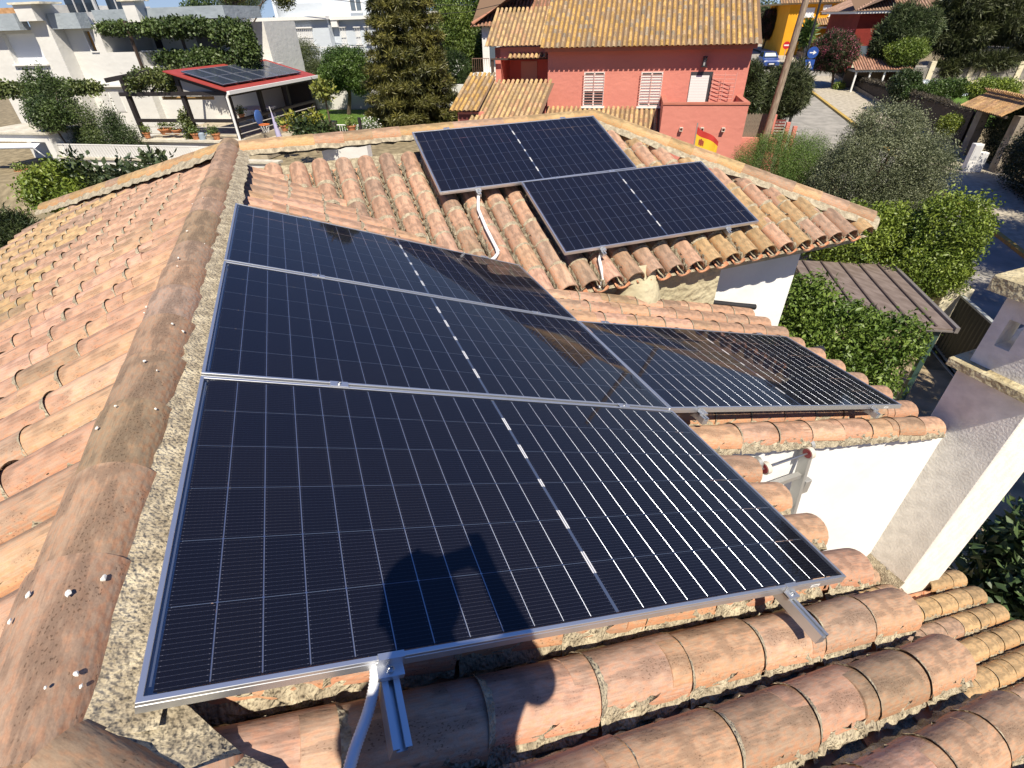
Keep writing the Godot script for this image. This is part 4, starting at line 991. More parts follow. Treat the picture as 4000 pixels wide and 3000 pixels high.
func build_ground():
	var g := B.new()
	g.grid(70, 90, func(u, t):
		var s: float = (u - 0.45) * 2.0; var a: float = signf(s) * (absf(s) * 40.0 + pow(absf(s), 4) * 420.0)
		var q: float = t; var b: float = 60.0 - q * 150.0 - pow(q, 5) * 500.0
		return gw(a, hg(a, b) - 0.03 + (pow(maxf(0, -b - 110) / 500.0, 1.0) * 10.0), b), true)
	struct("ground", g, tmat("earth", mottled("earth", Color(0.42, 0.38, 0.29), Color(0.58, 0.53, 0.42), 0.02, 3, 0.5), Vector3.ONE * 0.4, Color.WHITE, 0.95))
	var asph := tmat("asphalt", mottled("asphalt", Color(0.50, 0.49, 0.46), Color(0.60, 0.585, 0.55), 0.012, 12, 0.3), Vector3.ONE * 0.25, Color.WHITE, 0.9)
	var pave := tmat("pavement", mottled("pavement", Color(0.58, 0.55, 0.49), Color(0.70, 0.67, 0.60), 0.02, 14, 0.4), Vector3.ONE * 0.5, Color.WHITE, 0.92)
	sheet("road", 10.5, 15.4, 20, -120, 0.004, asph, 1, 60)
	sheet("cross_road", 15.4, 60, -64.5, -71.5, 0.008, asph, 8, 4)
	sheet("pavement", 15.62, 19.6, 20, -64.5, 0.13, pave, 1, 50)
	sheet("pavement", 15.62, 19.0, -71.5, -120, 0.13, pave, 1, 30)
	sheet("pavement", 9.6, 10.3, 20, -120, 0.12, pave, 1, 50)
	var kb := tmat("yellow_kerb", mottled("ykerb", Color(0.58, 0.52, 0.36), Color(0.78, 0.63, 0.24), 0.05, 16, 0.5), Vector3.ONE * 0.7)
	var k := B.new()
	for q in [[20.0, -64.5]]:
		for i in 60:
			var b0: float = lerpf(q[0], q[1], i / 60.0); var b1: float = lerpf(q[0], q[1], (i + 1) / 60.0)
			k.face([gw(15.4, yg(b0), b0), gw(15.4, yg(b0) + 0.135, b0), gw(15.4, yg(b1) + 0.135, b1), gw(15.4, yg(b1), b1)])
			k.face([gw(15.4, yg(b0) + 0.135, b0), gw(15.62, yg(b0) + 0.135, b0), gw(15.62, yg(b1) + 0.135, b1), gw(15.4, yg(b1) + 0.135, b1)])
	struct("kerb", k, kb)
	var k2 := B.new()
	for i in 60:
		var b0: float = lerpf(20, -120, i / 60.0); var b1: float = lerpf(20, -120, (i + 1) / 60.0)
		k2.face([gw(10.5, yg(b0), b0), gw(10.5, yg(b1), b1), gw(10.5, yg(b1) + 0.125, b1), gw(10.5, yg(b0) + 0.125, b0)])
		k2.face([gw(10.3, yg(b0) + 0.125, b0), gw(10.5, yg(b0) + 0.125, b0), gw(10.5, yg(b1) + 0.125, b1), gw(10.3, yg(b1) + 0.125, b1)])
	struct("kerb", k2, pave)
	var dr := B.new()
	dr.face([gw(2, -1.98, -1), gw(9.6, -1.98, -1), gw(9.6, -1.98, -16.2), gw(2, -1.98, -16.2)])
	struct("driveway", dr, tmat("concrete", mottled("concrete", Color(0.55, 0.50, 0.40), Color(0.68, 0.61, 0.50), 0.012, 17, 0.4), Vector3.ONE * 0.35, Color.WHITE, 0.93))
	var lawn := B.new()
	lawn.face([gw(-20.5, 2.2, -26), gw(-9, 2.2, -26), gw(-9, 2.2, -33), gw(-20.5, 2.2, -33)])
	var lm := tmat("lawn", mottled("lawn", Color(0.24, 0.36, 0.08), Color(0.38, 0.50, 0.14), 0.05, 19, 0.9), Vector3.ONE * 0.6, Color.WHITE, 0.95)
	struct("lawn", lawn, lm)
	var l2 := B.new()
	l2.grid(1, 8, func(u, t): var b := lerpf(-43.5, -54, t); return gw(lerpf(20.2, 33, u), yg(b) + 0.14, b), true)
	struct("lawn", l2, lm)
	for q in [[-20.5, -9.0, -26.0, -33.0, 2.2, 5200, "grass growing on the lawn behind the porch"], [20.2, 27.0, -43.5, -50.0, -1, 3600, "grass on the lawn by the covered pool"]]:
		var T := gthing("grass", q[6], "grass", Vector3((q[0] + q[1]) / 2, 2.2 if q[4] > 0 else 0.2, (q[2] + q[3]) / 2))
		var trs := []; var cols := []
		for i in q[5]:
			var a := rng.randf_range(q[0], q[1]); var b := rng.randf_range(q[2], q[3])
			trs.append(Transform3D(Basis(Vector3.UP, rng.randf() * TAU).scaled(Vector3(1, 0.35, 1) * rng.randf_range(0.6, 1.1)), Vector3(a, q[4] if q[4] > 0 else yg(b) + 0.14, b) - T.get_meta("at")))
			cols.append(Color(0.06, 0.12, 0.015).lerp(Color(0.15, 0.24, 0.04), rng.randf()))
		stuff(multi("blades", cluster("small"), leaf_mat(), trs, cols, T)); stuff(T)

func build_red_house():
	var T := gthing("red_house", "salmon red house with ochre tiled roof and barred windows behind our roof", "house", Vector3(0.3, -0.9, -25))
	var red := wall("red_wall", Color(0.77, 0.49, 0.435), Color(0.80, 0.515, 0.455), 0.25, 0.15)
	var oc := [Color(0.56, 0.36, 0.13), Color(0.50, 0.33, 0.14), Color(0.60, 0.38, 0.12), Color(0.46, 0.33, 0.19), Color(0.54, 0.34, 0.12), Color(0.36, 0.29, 0.20)]
	var lo := [Color(0.60, 0.42, 0.20), Color(0.58, 0.36, 0.20), Color(0.62, 0.44, 0.22), Color(0.50, 0.36, 0.20)]
	part(T, "wall", red, [[-3.68, 4.35, -1.2, 5.56, -33, -25]])
	part(T, "cornice", wall("red_trim", Color(0.68, 0.42, 0.35), Color(0.72, 0.45, 0.375), 0.3, 0.2), [[-3.76, 4.43, 5.40, 5.565, -33.1, -24.62]])
	tiled(T, Vector3(-3.86, 5.57, -24.45), Vector3(8.40, 0, 0), Vector3(0, 2.9, -5.0), 0.205, 0.27, oc)
	tiled(T, Vector3(4.54, 5.57, -34.4), Vector3(-8.40, 0, 0), Vector3(0, 2.9, 4.95), 0.205, 0.5, oc)
	var gb := nb(T)
	for a in [-3.68, 4.35]:
		var p := [Vector3(a, 5.56, -25), Vector3(a, 5.56, -33.8), Vector3(a, 8.3, -29.4)]
		if a < 0: p.reverse()
		gb.face(p)
	obj("gable", gb, red, T)
	barred_window(T, -2.13, -1.27, 3.40, 4.67, -25, 4.02)
	barred_window(T, 0.21, 1.08, 3.40, 4.65, -25, 3.52)
	# shuttered balcony door and its open grille
	var dw := part(T, "door", mat("recess", lin(0.05, 0.05, 0.055), 0.4), [[2.17, 3.03, 2.5, 4.63, -24.998, -24.994]])
	var sl := nb(T); var y := 2.6
	while y < 4.48: gbox(sl, 2.19, 2.90, y, y + 0.05, -24.994, -24.975); y += 0.056
	stuff(obj("shutter_slats", sl, mat("white_frame", lin(0.76, 0.76, 0.74), 0.5), dw))
	var gr := nb(T)
	for i in 14: var yy := 2.75 + i * 0.136; gr.tube([V(3.05, yy, -24.9), V(3.90, yy, -24.72)], 0.012, 6)
	for i in 3: gr.tube([V(3.05 + i * 0.425, 2.65, -24.89 + i * 0.09), V(3.05 + i * 0.425, 4.6, -24.89 + i * 0.09)], 0.012, 6)
	obj("open_grille", gr, mat("red_bars", lin(0.62, 0.33, 0.28), 0.6), dw)
	var la := part(T, "wall_lantern", mat("black_iron", lin(0.02, 0.02, 0.022), 0.5), [[2.50, 2.72, 4.80, 4.84, -24.98, -24.74], [2.54, 2.68, 5.05, 5.09, -24.98, -24.76], [2.53, 2.69, 5.13, 5.16, -24.95, -24.75], [2.545, 2.565, 4.84, 5.13, -24.93, -24.91], [2.655, 2.675, 4.84, 5.13, -24.93, -24.91], [2.545, 2.565, 4.84, 5.13, -24.80, -24.78], [2.655, 2.675, 4.84, 5.13, -24.80, -24.78]])
	part(T, "lantern_glass", mat("lantern_glass", lin(0.35, 0.36, 0.36), 0.2), [[2.575, 2.645, 4.85, 5.10, -24.89, -24.82]])
	# balcony
	var bal := part(T, "balcony", red, [[1.14, 4.24, 0.2, 3.72, -22.95, -22.8], [1.14, 1.29, 0.2, 3.72, -25.0, -22.95], [4.09, 4.24, 0.2, 3.72, -25.0, -22.95], [1.29, 4.09, 0.2, 2.5, -25.0, -22.95]])
	part(T, "parapet_cap", wall("red_trim", Color(0.68, 0.42, 0.35), Color(0.72, 0.45, 0.375), 0.3, 0.2), [[1.11, 4.27, 3.722, 3.80, -22.97, -22.77], [1.11, 1.31, 3.722, 3.80, -25.0, -22.972], [4.07, 4.27, 3.722, 3.80, -25.0, -22.972]])
	for a in [1.93, 2.71, 3.49]:
		var sp := nb(T)
		for q in [[a - 0.06, a - 0.045, 2.82, 2.95], [a + 0.045, a + 0.06, 2.82, 2.95], [a - 0.045, a + 0.045, 2.82, 2.835], [a - 0.045, a + 0.045, 2.935, 2.95]]: gbox(sp, q[0], q[1], q[2], q[3], -22.798, -22.66)
		obj("drain_spout", sp, mat("spout", lin(0.6, 0.52, 0.45), 0.7), T)
	# lower roofs in front
	tiled(T, Vector3(-3.62, 1.55, -21.4), Vector3(5.0, 0, 0), Vector3(0, 1.78, -3.55), 0.2, 0.27, lo, func(p): return p.x < 1.05 or p.z > -22.75)
	part(T, "lower_wall", red, [[-3.4, 1.2, -1.0, 1.5, -25, -21.9]])
	# left wing
	part(T, "wing", red, [[-6.45, -3.7, -1.0, 5.5, -33, -29.0], [-6.45, -6.2, 3.0, 5.5, -29, -27.1], [-6.45, -3.7, 5.05, 5.5, -29, -27.1], [-6.7, -3.7, -1.0, 3.7, -29, -25.2]])
	tiled(T, Vector3(-6.78, 5.58, -26.8), Vector3(3.0, 0, 0), Vector3(0, 1.25, -2.4), 0.205, 0.27, lo)
	tiled(T, Vector3(-5.7, 5.12, -26.7), Vector3(1.75, 0, 0), Vector3(0, 0.12, -0.35), 0.2, 0.3, lo)
	var ws := part(T, "window", mat("cream_shutter", lin(0.55, 0.46, 0.34), 0.7), [[-5.6, -4.8, 3.85, 4.85, -28.99, -28.95]])
	part(T, "porch_post", mat("dark_wood", lin(0.06, 0.04, 0.03), 0.7), [[-6.62, -6.50, 3.7, 5.05, -27.0, -26.88], [-6.62, -3.75, 5.03, 5.10, -26.95, -26.85]])
	var an := gthing("red_annexe", "small red annexe with two lichen covered tile roofs left of the red house", "house", Vector3(-5.5, -0.5, -22.8))
	part(an, "wall", red, [[-7.0, -5.9, -0.5, 3.5, -24.6, -22.4], [-6.2, -3.75, -0.5, 2.9, -24.9, -21.8]])
	tiled(an, Vector3(-7.22, 3.6, -22.2), Vector3(1.15, 0, 0), Vector3(0.25, 1.0, -2.3), 0.2, 0.27, oc)
	tiled(an, Vector3(-6.45, 3.0, -21.6), Vector3(2.8, 0, 0), Vector3(0.35, 1.35, -2.75), 0.2, 0.27, lo)
	part(an, "doorway", mat("dark_red", lin(0.16, 0.04, 0.035), 0.8), [[-6.95, -6.1, 2.6, 3.42, -22.398, -22.394]])
	var h2 := gthing("hip_roofed_house", "house with a hipped red tile roof behind the red house's left wing", "house", Vector3(-6.5, 1.0, -37))
	part(h2, "wall", wall("offwhite", Color(0.84, 0.84, 0.82), Color(0.9, 0.9, 0.88), 0.3, 0.2), [[-9.4, -3.0, 0.5, 6.25, -43, -36.2]])
	var rr := [Color(0.42, 0.20, 0.12), Color(0.36, 0.18, 0.12), Color(0.46, 0.24, 0.15), Color(0.30, 0.18, 0.13)]
	tiled(h2, Vector3(-9.95, 6.27, -35.8), Vector3(7.6, 0, 0), Vector3(0, 2.1, -3.8), 0.22, 0.32, rr, func(p): return p.x > -9.95 + (-35.8 - p.z) * 0.98)
	tiled(h2, Vector3(-9.95, 6.27, -43.4), Vector3(0, 0, 7.6), Vector3(3.75, 2.1, 0), 0.22, 0.32, rr, func(p): return absf(p.z + 39.6) < 3.9 - (p.x + 9.95) * 1.0)
	var hb := nb(h2)
	hb.tube([V(-9.9, 6.38, -35.85), V(-6.2, 8.42, -39.6)], 0.1, 8)
	obj("hip_cap", hb, mat("hipcap", lin(0.34, 0.16, 0.1), 0.9), h2)
	part(h2, "balcony", wall("offwhite", Color(0.84, 0.84, 0.82), Color(0.9, 0.9, 0.88), 0.3, 0.2), [[-9.9, -8.8, 3.75, 3.9, -36.2, -35.4]])
	var br := nb(h2)
	for i in 9: var a := -9.88 + i * 0.13; br.tube([V(a, 3.9, -35.42), V(a, 4.65, -35.42)], 0.012, 5)
	br.tube([V(-9.9, 4.66, -35.42), V(-8.82, 4.66, -35.42)], 0.02, 5)
	stuff(obj("railing", br, mat("rust_rail", lin(0.22, 0.13, 0.09), 0.7), h2))
	part(h2, "window", mat("grey_glass", lin(0.10, 0.13, 0.16), 0.15), [[-8.95, -8.5, 4.2, 5.5, -36.198, -36.17]])
	# flag
	var F := gthing("flag", "faded red and yellow flag with a crest, draped from a pole before the red balcony", "flag", Vector3(2.2, 0.5, -20))
	var pb := nb(F); pb.tube([V(2.2, 0.5, -20), V(2.21, 3.52, -20)], 0.018, 8); obj("pole", pb, mat("pole", lin(0.45, 0.44, 0.42), 0.4, 0.5), F)
	var fn := func(u: float, t: float): # u along the hoist, t away from the pole, the cloth hanging down
		var dn := Vector3(0.02, -0.92, 0); var out := Vector3(0.86, -0.50, 0)
		var p: Vector3 = Vector3(2.22, 3.42, -20) + dn * u * (1.0 - 0.25 * t) + out * t * 0.92
		return p + Vector3(-0.05 * sin(t * 7.0), 0.03 * sin(u * 6.0) * t, 0.10 * sin(t * 8.0 + u * 2.5) * (0.3 + t * 0.7))
	var cols := [lin(0.50, 0.035, 0.03), lin(0.80, 0.50, 0.03), lin(0.50, 0.035, 0.03)]
	for i in 3:
		var st := nb(F); var u0: float = [0.0, 0.25, 0.75][i]; var u1: float = [0.25, 0.75, 1.0][i]
		st.grid(4 if i != 1 else 8, 14, func(u, t): return fn.call(lerpf(u0, u1, u), t))
		var fm := mat("flag%d" % i, cols[i], 0.8); fm.cull_mode = BaseMaterial3D.CULL_DISABLED; fm.backlight_enabled = true; fm.backlight = Color(0.3, 0.25, 0.1)
		obj("stripe", st, fm, F)
	var cr := nb(F)
	var spots := [[0.42, 0.30, 0.07, 0.10], [0.36, 0.30, 0.05, 0.03], [0.46, 0.22, 0.09, 0.02], [0.46, 0.38, 0.09, 0.02], [0.52, 0.30, 0.03, 0.06]]
	for q in spots:
		cr.grid(4, 4, func(u, t): return fn.call(q[0] + (u - 0.5) * q[2] * 2.0, q[1] + (t - 0.5) * q[3] * 1.6) + Vector3(0, 0, 0.006))
	obj("crest", cr, mat("crest", lin(0.30, 0.06, 0.03), 0.8), F)

func build_left():
	var wh := wall("house_white", Color(0.80, 0.80, 0.785), Color(0.84, 0.84, 0.825), 0.2, 0.1)
	var gy := wall("cornice_grey", Color(0.56, 0.60, 0.63), Color(0.62, 0.66, 0.69), 0.3, 0.2)
	var fr := mat("white_frame", lin(0.76, 0.76, 0.74), 0.5)
	var H := gthing("white_house", "white two storey house with a grey cornice band and roof terrace at the top left", "house", Vector3(-26, 1.5, -26))
	part(H, "wall", wh, [[-31.0, -29.45, 1.5, 6.8, -30, -23.5], [-29.45, -27.55, 1.5, 5.36, -30, -23.5], [-29.45, -27.55, 6.55, 6.8, -30, -23.5], [-27.55, -26.55, 1.5, 7.6, -30, -23.5], [-29.45, -27.55, 5.36, 6.55, -30, -23.75],
		[-26.55, -25.47, 1.5, 6.8, -30, -24.2], [-25.1, -24.66, 1.5, 6.8, -30, -24.2], [-25.47, -25.1, 1.5, 5.78, -30, -24.2], [-25.47, -25.1, 6.57, 6.8, -30, -24.2], [-24.66, -23.1, 1.5, 5.72, -30, -24.2], [-24.66, -18.0, 1.5, 6.75, -30, -27.2], [-23.1, -17.4, 1.5, 5.05, -27.2, -24.6]])
	part(H, "cornice", gy, [[-31.5, -27.6, 6.68, 7.30, -23.5, -23.0], [-26.5, -24.9, 6.68, 7.26, -24.2, -23.6], [-24.9, -18.0, 6.9, 7.35, -27.2, -24.5]])
	part(H, "chimney", wh, [[-27.54, -26.56, 7.0, 7.62, -23.9, -23.1], [-22.66, -22.0, 6.85, 7.6, -24.6, -24.0]])
	part(H, "chimney_cap", wall("cap_cream", Color(0.80, 0.78, 0.70), Color(0.86, 0.84, 0.77)), [[-27.66, -25.9, 7.60, 7.68, -24.1, -23.0], [-22.76, -21.8, 7.6, 7.66, -24.7, -23.9]])
	part(H, "brick_parapet", wall("brickish", Color(0.62, 0.46, 0.30), Color(0.74, 0.58, 0.42), 2.0, 0.6), [[-31.5, -27.7, 7.3, 7.52, -23.6, -23.4]])
	var w1 := part(H, "window", mat("roller_white", lin(0.72, 0.75, 0.79), 0.6), [[-29.45, -27.55, 5.36, 6.55, -23.748, -23.72]])
	part(H, "sill", fr, [[-29.55, -27.48, 5.29, 5.36, -23.498, -23.38]])
	var w2 := part(H, "narrow_window", mat("amber_glass", lin(0.42, 0.22, 0.05), 0.25), [[-25.43, -25.14, 5.82, 6.55, -24.33, -24.31]])
	part(H, "narrow_frame", fr, [[-25.5, -25.45, 5.74, 6.6, -24.198, -24.15], [-25.12, -25.07, 5.74, 6.6, -24.198, -24.15], [-25.45, -25.12, 5.74, 5.79, -24.198, -24.15]])
	var gl := part(H, "roof_glazing", mat("dark_glass", lin(0.02, 0.03, 0.045), 0.08), [[-26.6, -24.9, 7.3, 8.4, -25.0, -24.9], [-24.7, -22.9, 7.3, 8.5, -25.4, -25.3]])
	part(H, "glazing_bars", mat("bar_grey", lin(0.45, 0.46, 0.47), 0.5), [[-26.1, -26.05, 7.3, 8.4, -24.9, -24.86], [-25.55, -25.5, 7.3, 8.4, -24.9, -24.86], [-24.98, -24.86, 7.28, 8.4, -24.9, -24.8], [-24.2, -24.15, 7.3, 8.4, -25.3, -25.26]])
	part(H, "terrace_rail", mat("rail_grey", lin(0.42, 0.44, 0.46), 0.4, 0.5), [[-23.1, -17.4, 5.72, 5.76, -24.62, -24.58], [-21.8, -21.76, 5.1, 5.72, -24.62, -24.58], [-20.6, -20.56, 5.1, 5.72, -24.62, -24.58], [-19.0, -18.96, 5.1, 5.72, -24.62, -24.58]])
	part(H, "terrace_post", mat("dark_wood", lin(0.06, 0.04, 0.03), 0.7), [[-23.12, -23.02, 5.05, 6.9, -24.3, -24.2], [-20.75, -20.65, 5.05, 6.8, -24.7, -24.6], [-18.9, -18.8, 5.05, 6.8, -24.7, -24.6]])
	part(H, "terrace_door", mat("door_dark", lin(0.035, 0.03, 0.03), 0.3), [[-22.0, -20.9, 5.05, 6.5, -27.198, -27.17], [-24.5, -24.1, 5.75, 6.6, -27.198, -27.17]])
	part(H, "terrace_slab", fr, [[-23.3, -20.2, 5.02, 5.13, -24.598, -24.4]])
	for q in [[-29.4, -27.5, 3.0, 4.14, -23.5], [-26.15, -24.9, 3.22, 4.2, -24.2]]:
		var S := part(H, "shutter_window", fr, [[q[0], q[1], q[2], q[3], q[4] + 0.002, q[4] + 0.02]])
		var sl := nb(H); var y: float = q[2] + 0.05
		while y < q[3] - 0.05:
			var nl := 4 if q[0] < -27 else 2
			for i in nl: gbox(sl, lerpf(q[0], q[1], float(i) / nl) + 0.04, lerpf(q[0], q[1], float(i + 1) / nl) - 0.04, y, y + 0.022, q[4] + 0.022, q[4] + 0.04)
			y += 0.045
		stuff(obj("louvres", sl, fr, S))
	part(H, "drip_ledge", fr, [[-26.3, -24.5, 4.33, 4.42, -24.198, -24.02]])
	# second white house
	var H2 := gthing("white_house", "pale white house with barred windows and a curved roof parapet at the top centre", "house", Vector3(-22, 1.8, -40))
	var bw := wall("house_bluewhite", Color(0.73, 0.765, 0.80), Color(0.77, 0.805, 0.84), 0.2, 0.1)
	part(H2, "wall", bw, [[-29, -20.4, 1.5, 6.85, -46, -38], [-20.4, -17.2, 1.5, 6.8, -46, -38.6]])
	part(H2, "cornice", fr, [[-29.2, -20.3, 6.85, 7.04, -46, -37.7], [-20.3, -17.05, 6.8, 6.98, -46, -38.2]])
	part(H2, "upper_storey", bw, [[-20.75, -17.6, 7.0, 9.5, -46, -40.5], [-27, -20.75, 7.0, 9.5, -46, -42.5]])
	var pp := nb(H2)
	pp.grid(16, 1, func(u, t): var x := lerpf(-24.6, -20.8, u); return V(x, lerpf(7.04, 7.74, t), -38.2 - 0.9 * pow(absf(u - 0.62) * 1.6, 2.6)), false)
	pp.grid(16, 1, func(u, t): var x := lerpf(-24.6, -20.8, u); return V(x, 7.74, -38.2 - 0.9 * pow(absf(u - 0.62) * 1.6, 2.6) - 0.14 * t), false)
	obj("curved_parapet", pp, bw, H2)
	for q in [[-26.4, -25.55, 5.45, 6.45, -38.0], [-24.85, -24.1, 5.44, 6.45, -38.0], [-23.05, -21.65, 5.47, 6.4, -38.0], [-19.87, -19.5, 5.42, 6.38, -38.6], [-18.78, -18.45, 5.45, 6.36, -38.6], [-18.04, -17.8, 5.45, 6.36, -38.6]]:
		var W := part(H2, "window", mat("blind_white", lin(0.60, 0.62, 0.64), 0.7), [[q[0], q[1], q[2], q[3], q[4] + 0.002, q[4] + 0.02]])
		var bb := nb(H2); var nbar := int((q[1] - q[0]) / 0.13)
		for i in nbar + 1: bb.tube([V(lerpf(q[0], q[1], float(i) / nbar), q[2], q[4] + 0.1), V(lerpf(q[0], q[1], float(i) / nbar), q[3], q[4] + 0.1)], 0.012, 5)
		for t in [0.0, 0.5, 1.0]: gbox(bb, q[0], q[1], lerpf(q[2], q[3], t) - 0.012, lerpf(q[2], q[3], t) + 0.012, q[4] + 0.085, q[4] + 0.11)
		stuff(obj("grille_bars", bb, fr, W))
		part(H2, "lintel", fr, [[q[0] - 0.08, q[1] + 0.08, q[3], q[3] + 0.08, q[4] + 0.002, q[4] + 0.14]])
		part(H2, "sill", fr, [[q[0] - 0.08, q[1] + 0.08, q[2] - 0.06, q[2], q[4] + 0.002, q[4] + 0.12]])
	var uw := part(H2, "upper_window", mat("grey_glass", lin(0.10, 0.13, 0.16), 0.15), [[-19.75, -18.95, 7.32, 8.6, -40.498, -40.47]])
	part(H2, "upper_window_frame", fr, [[-19.82, -19.75, 7.26, 8.6, -40.498, -40.42], [-18.95, -18.88, 7.26, 8.6, -40.498, -40.42], [-19.38, -19.32, 7.3, 8.6, -40.47, -40.43], [-19.82, -18.88, 7.2, 7.28, -40.498, -40.38]])
	var ac := part(H2, "air_conditioner", fr, [[-20.3, -19.85, 6.42, 6.8, -38.598, -38.25]])
	var fan := nb(H2); fan.lathe(V(-20.08, 6.6, -38.24), [[0.0, 0.0], [0.13, 0.0], [0.13, 0.01]], 14); 
	var rl := nb(H2)
	for i in 34: rl.tube([V(-21.2 + i * 0.115, 4.6, -36.6), V(-21.2 + i * 0.115, 5.35, -36.6)], 0.012, 5)
	gbox(rl, -21.25, -17.3, 5.35, 5.39, -36.62, -36.58)
	for i in 9: rl.tube([V(-26.3 + i * 0.1, 4.5 - i * 0.06, -36.9), V(-26.3 + i * 0.1, 5.45 - i * 0.06, -36.9)], 0.012, 5)
	stuff(obj("railing", rl, fr, H2))
	var H3 := gthing("flat_roofed_house", "white house with dark openings half hidden by the conifer", "house", Vector3(-18, 1.9, -46))
	part(H3, "wall", wh, [[-20.6, -13, 1.5, 6.5, -52, -45.5], [-21, -13, 7.0, 7.2, -52, -45], [-21, -13, 8.2, 9.5, -52, -46]])
	part(H3, "opening", mat("door_dark", lin(0.035, 0.03, 0.03), 0.3), [[-20.6, -19.2, 7.2, 8.2, -46.5, -46.4], [-20.4, -18.0, 5.6, 6.3, -45.498, -45.45]])
	var gwall := gthing("garden_wall", "white garden wall behind the lawn, dappled with tree shade", "wall", Vector3(-15, 2.1, -33.2))
	part(gwall, "masonry", wh, [[-20, -8.5, 2.0, 3.5, -33.4, -33.2]])
	# porch with red metal roof
	var P := gthing("porch", "dark timber porch with a red metal roof and open rails", "porch", Vector3(-16.5, 2.2, -22))
	var dw := mat("black_timber", lin(0.022, 0.018, 0.018), 0.6)
	var posts := [[-17.62, -20.0], [-15.6, -20.0], [-15.6, -22.0], [-15.6, -24.0], [-15.6, -26.0]]
	for q in posts: part(P, "post", dw, [[q[0] - 0.08, q[0] + 0.08, 2.2, 5.0 if q[0] < -17 else 4.45, q[1] - 0.08, q[1] + 0.08]])
	var bm := nb(P)
	bm.bar(V(-17.65, 5.06, -19.95), V(-15.45, 4.45, -19.95), 0.1, 0.16); bm.bar(V(-15.5, 4.42, -19.95), V(-15.5, 4.42, -26.1), 0.1, 0.16)
	bm.bar(V(-17.65, 5.06, -19.95), V(-17.65, 5.06, -26.1), 0.1, 0.16); bm.bar(V(-20.5, 4.44, -19.9), V(-15.5, 4.46, -19.9), 0.08, 0.14)
	bm.bar(V(-20.1, 3.49, -19.9), V(-15.5, 3.5, -19.9), 0.07, 0.12); bm.bar(V(-15.5, 3.5, -20), V(-15.5, 3.5, -26), 0.07, 0.12)
	obj("beam", bm, dw, P)
	var rf := nb(P)
	rf.bar(V(-17.85, 5.23, -23.0), V(-15.25, 4.53, -23.0), 6.7, 0.04)
	obj("roof_sheet", rf, tmat("red_sheet", mottled("red_sheet", Color(0.56, 0.22, 0.19), Color(0.63, 0.26, 0.22), 0.02, 3, 0.2), Vector3.ONE * 0.5, Color.WHITE, 0.55), P)
	part(P, "gutter", fr, [[-15.28, -15.17, 4.44, 4.56, -26.4, -19.6]])
	var dp := nb(P); dp.tube([V(-15.3, 4.5, -19.72), V(-15.45, 4.35, -19.75), V(-15.45, 2.4, -19.75)], 0.05, 8); obj("downpipe", dp, fr, P)
	var gi := nb(P); gi.face([V(-17.5, 4.95, -19.97), V(-17.5, 4.5, -19.97), V(-15.7, 4.5, -19.97)]); obj("gable_boarding", gi, mat("boarding", lin(0.36, 0.35, 0.33), 0.8), P)
	var rails := nb(P)
	for y in [2.75, 3.0, 3.25]:
		rails.tube([V(-15.52, y, -20), V(-15.52, y, -26)], 0.022, 6); rails.tube([V(-20, y, -19.93), V(-15.6, y, -19.93)], 0.016, 6)
	stuff(obj("rail_rope", rails, mat("rope", lin(0.42, 0.40, 0.36), 0.8), P))
	part(P, "deck", wall("deck", Color(0.62, 0.58, 0.50), Color(0.74, 0.70, 0.62), 0.8, 0.3), [[-20.2, -15.4, 2.05, 2.82, -26.2, -20.0], [-15.4, -14.6, 2.05, 2.6, -26.2, -20.0]])
	part(P, "back_wall", wh, [[-20.5, -17.7, 2.2, 4.3, -27.5, -27.3]])
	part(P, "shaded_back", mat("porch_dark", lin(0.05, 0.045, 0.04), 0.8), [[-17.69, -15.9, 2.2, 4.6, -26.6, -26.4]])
	part(P, "bamboo_blind", mat("bamboo", lin(0.42, 0.26, 0.10), 0.7), [[-18.73, -16.39, 4.22, 4.27, -20.2, -20.1], [-18.73, -16.39, 4.28, 4.33, -20.2, -20.1]])
	var hp := gthing("basketball_hoop", "toy basketball hoop with blue backboard hanging on the porch", "hoop", Vector3(-15.35, 3.2, -20.9))
	var bd := nb(hp); bd.ball(V(-15.3, 3.45, -21.1), V(0.05, 0.3, 0.26), 12, 8); obj("backboard", bd, mat("hoop_blue", lin(0.05, 0.12, 0.35), 0.5), hp)
	var rg := nb(hp); var rp := []; for i in 15: rp.append(V(-15.05 + 0.2 * cos(TAU * i / 14), 3.2, -21.0 + 0.2 * sin(TAU * i / 14)))
	rg.tube(rp, 0.022, 6); obj("ring", rg, mat("hoop_orange", lin(0.6, 0.16, 0.04), 0.5), hp)
	var nt := nb(hp); for i in 10: nt.tube([V(-15.05 + 0.2 * cos(TAU * i / 10), 3.2, -21.0 + 0.2 * sin(TAU * i / 10)), V(-15.05 + 0.11 * cos(TAU * (i + 0.5) / 10), 2.9, -21.0 + 0.11 * sin(TAU * (i + 0.5) / 10))], 0.008, 4)
	stuff(obj("net", nt, fr, hp))
	var arr := gthing("rooftop_solar_array", "row of six small solar panels lying on the red porch roof", "solar array", Vector3(-16.5, 4.98, -22.4))
	var s := V(2.6, -0.7, 0).normalized(); var nn := V(0.7, 2.6, 0).normalized()
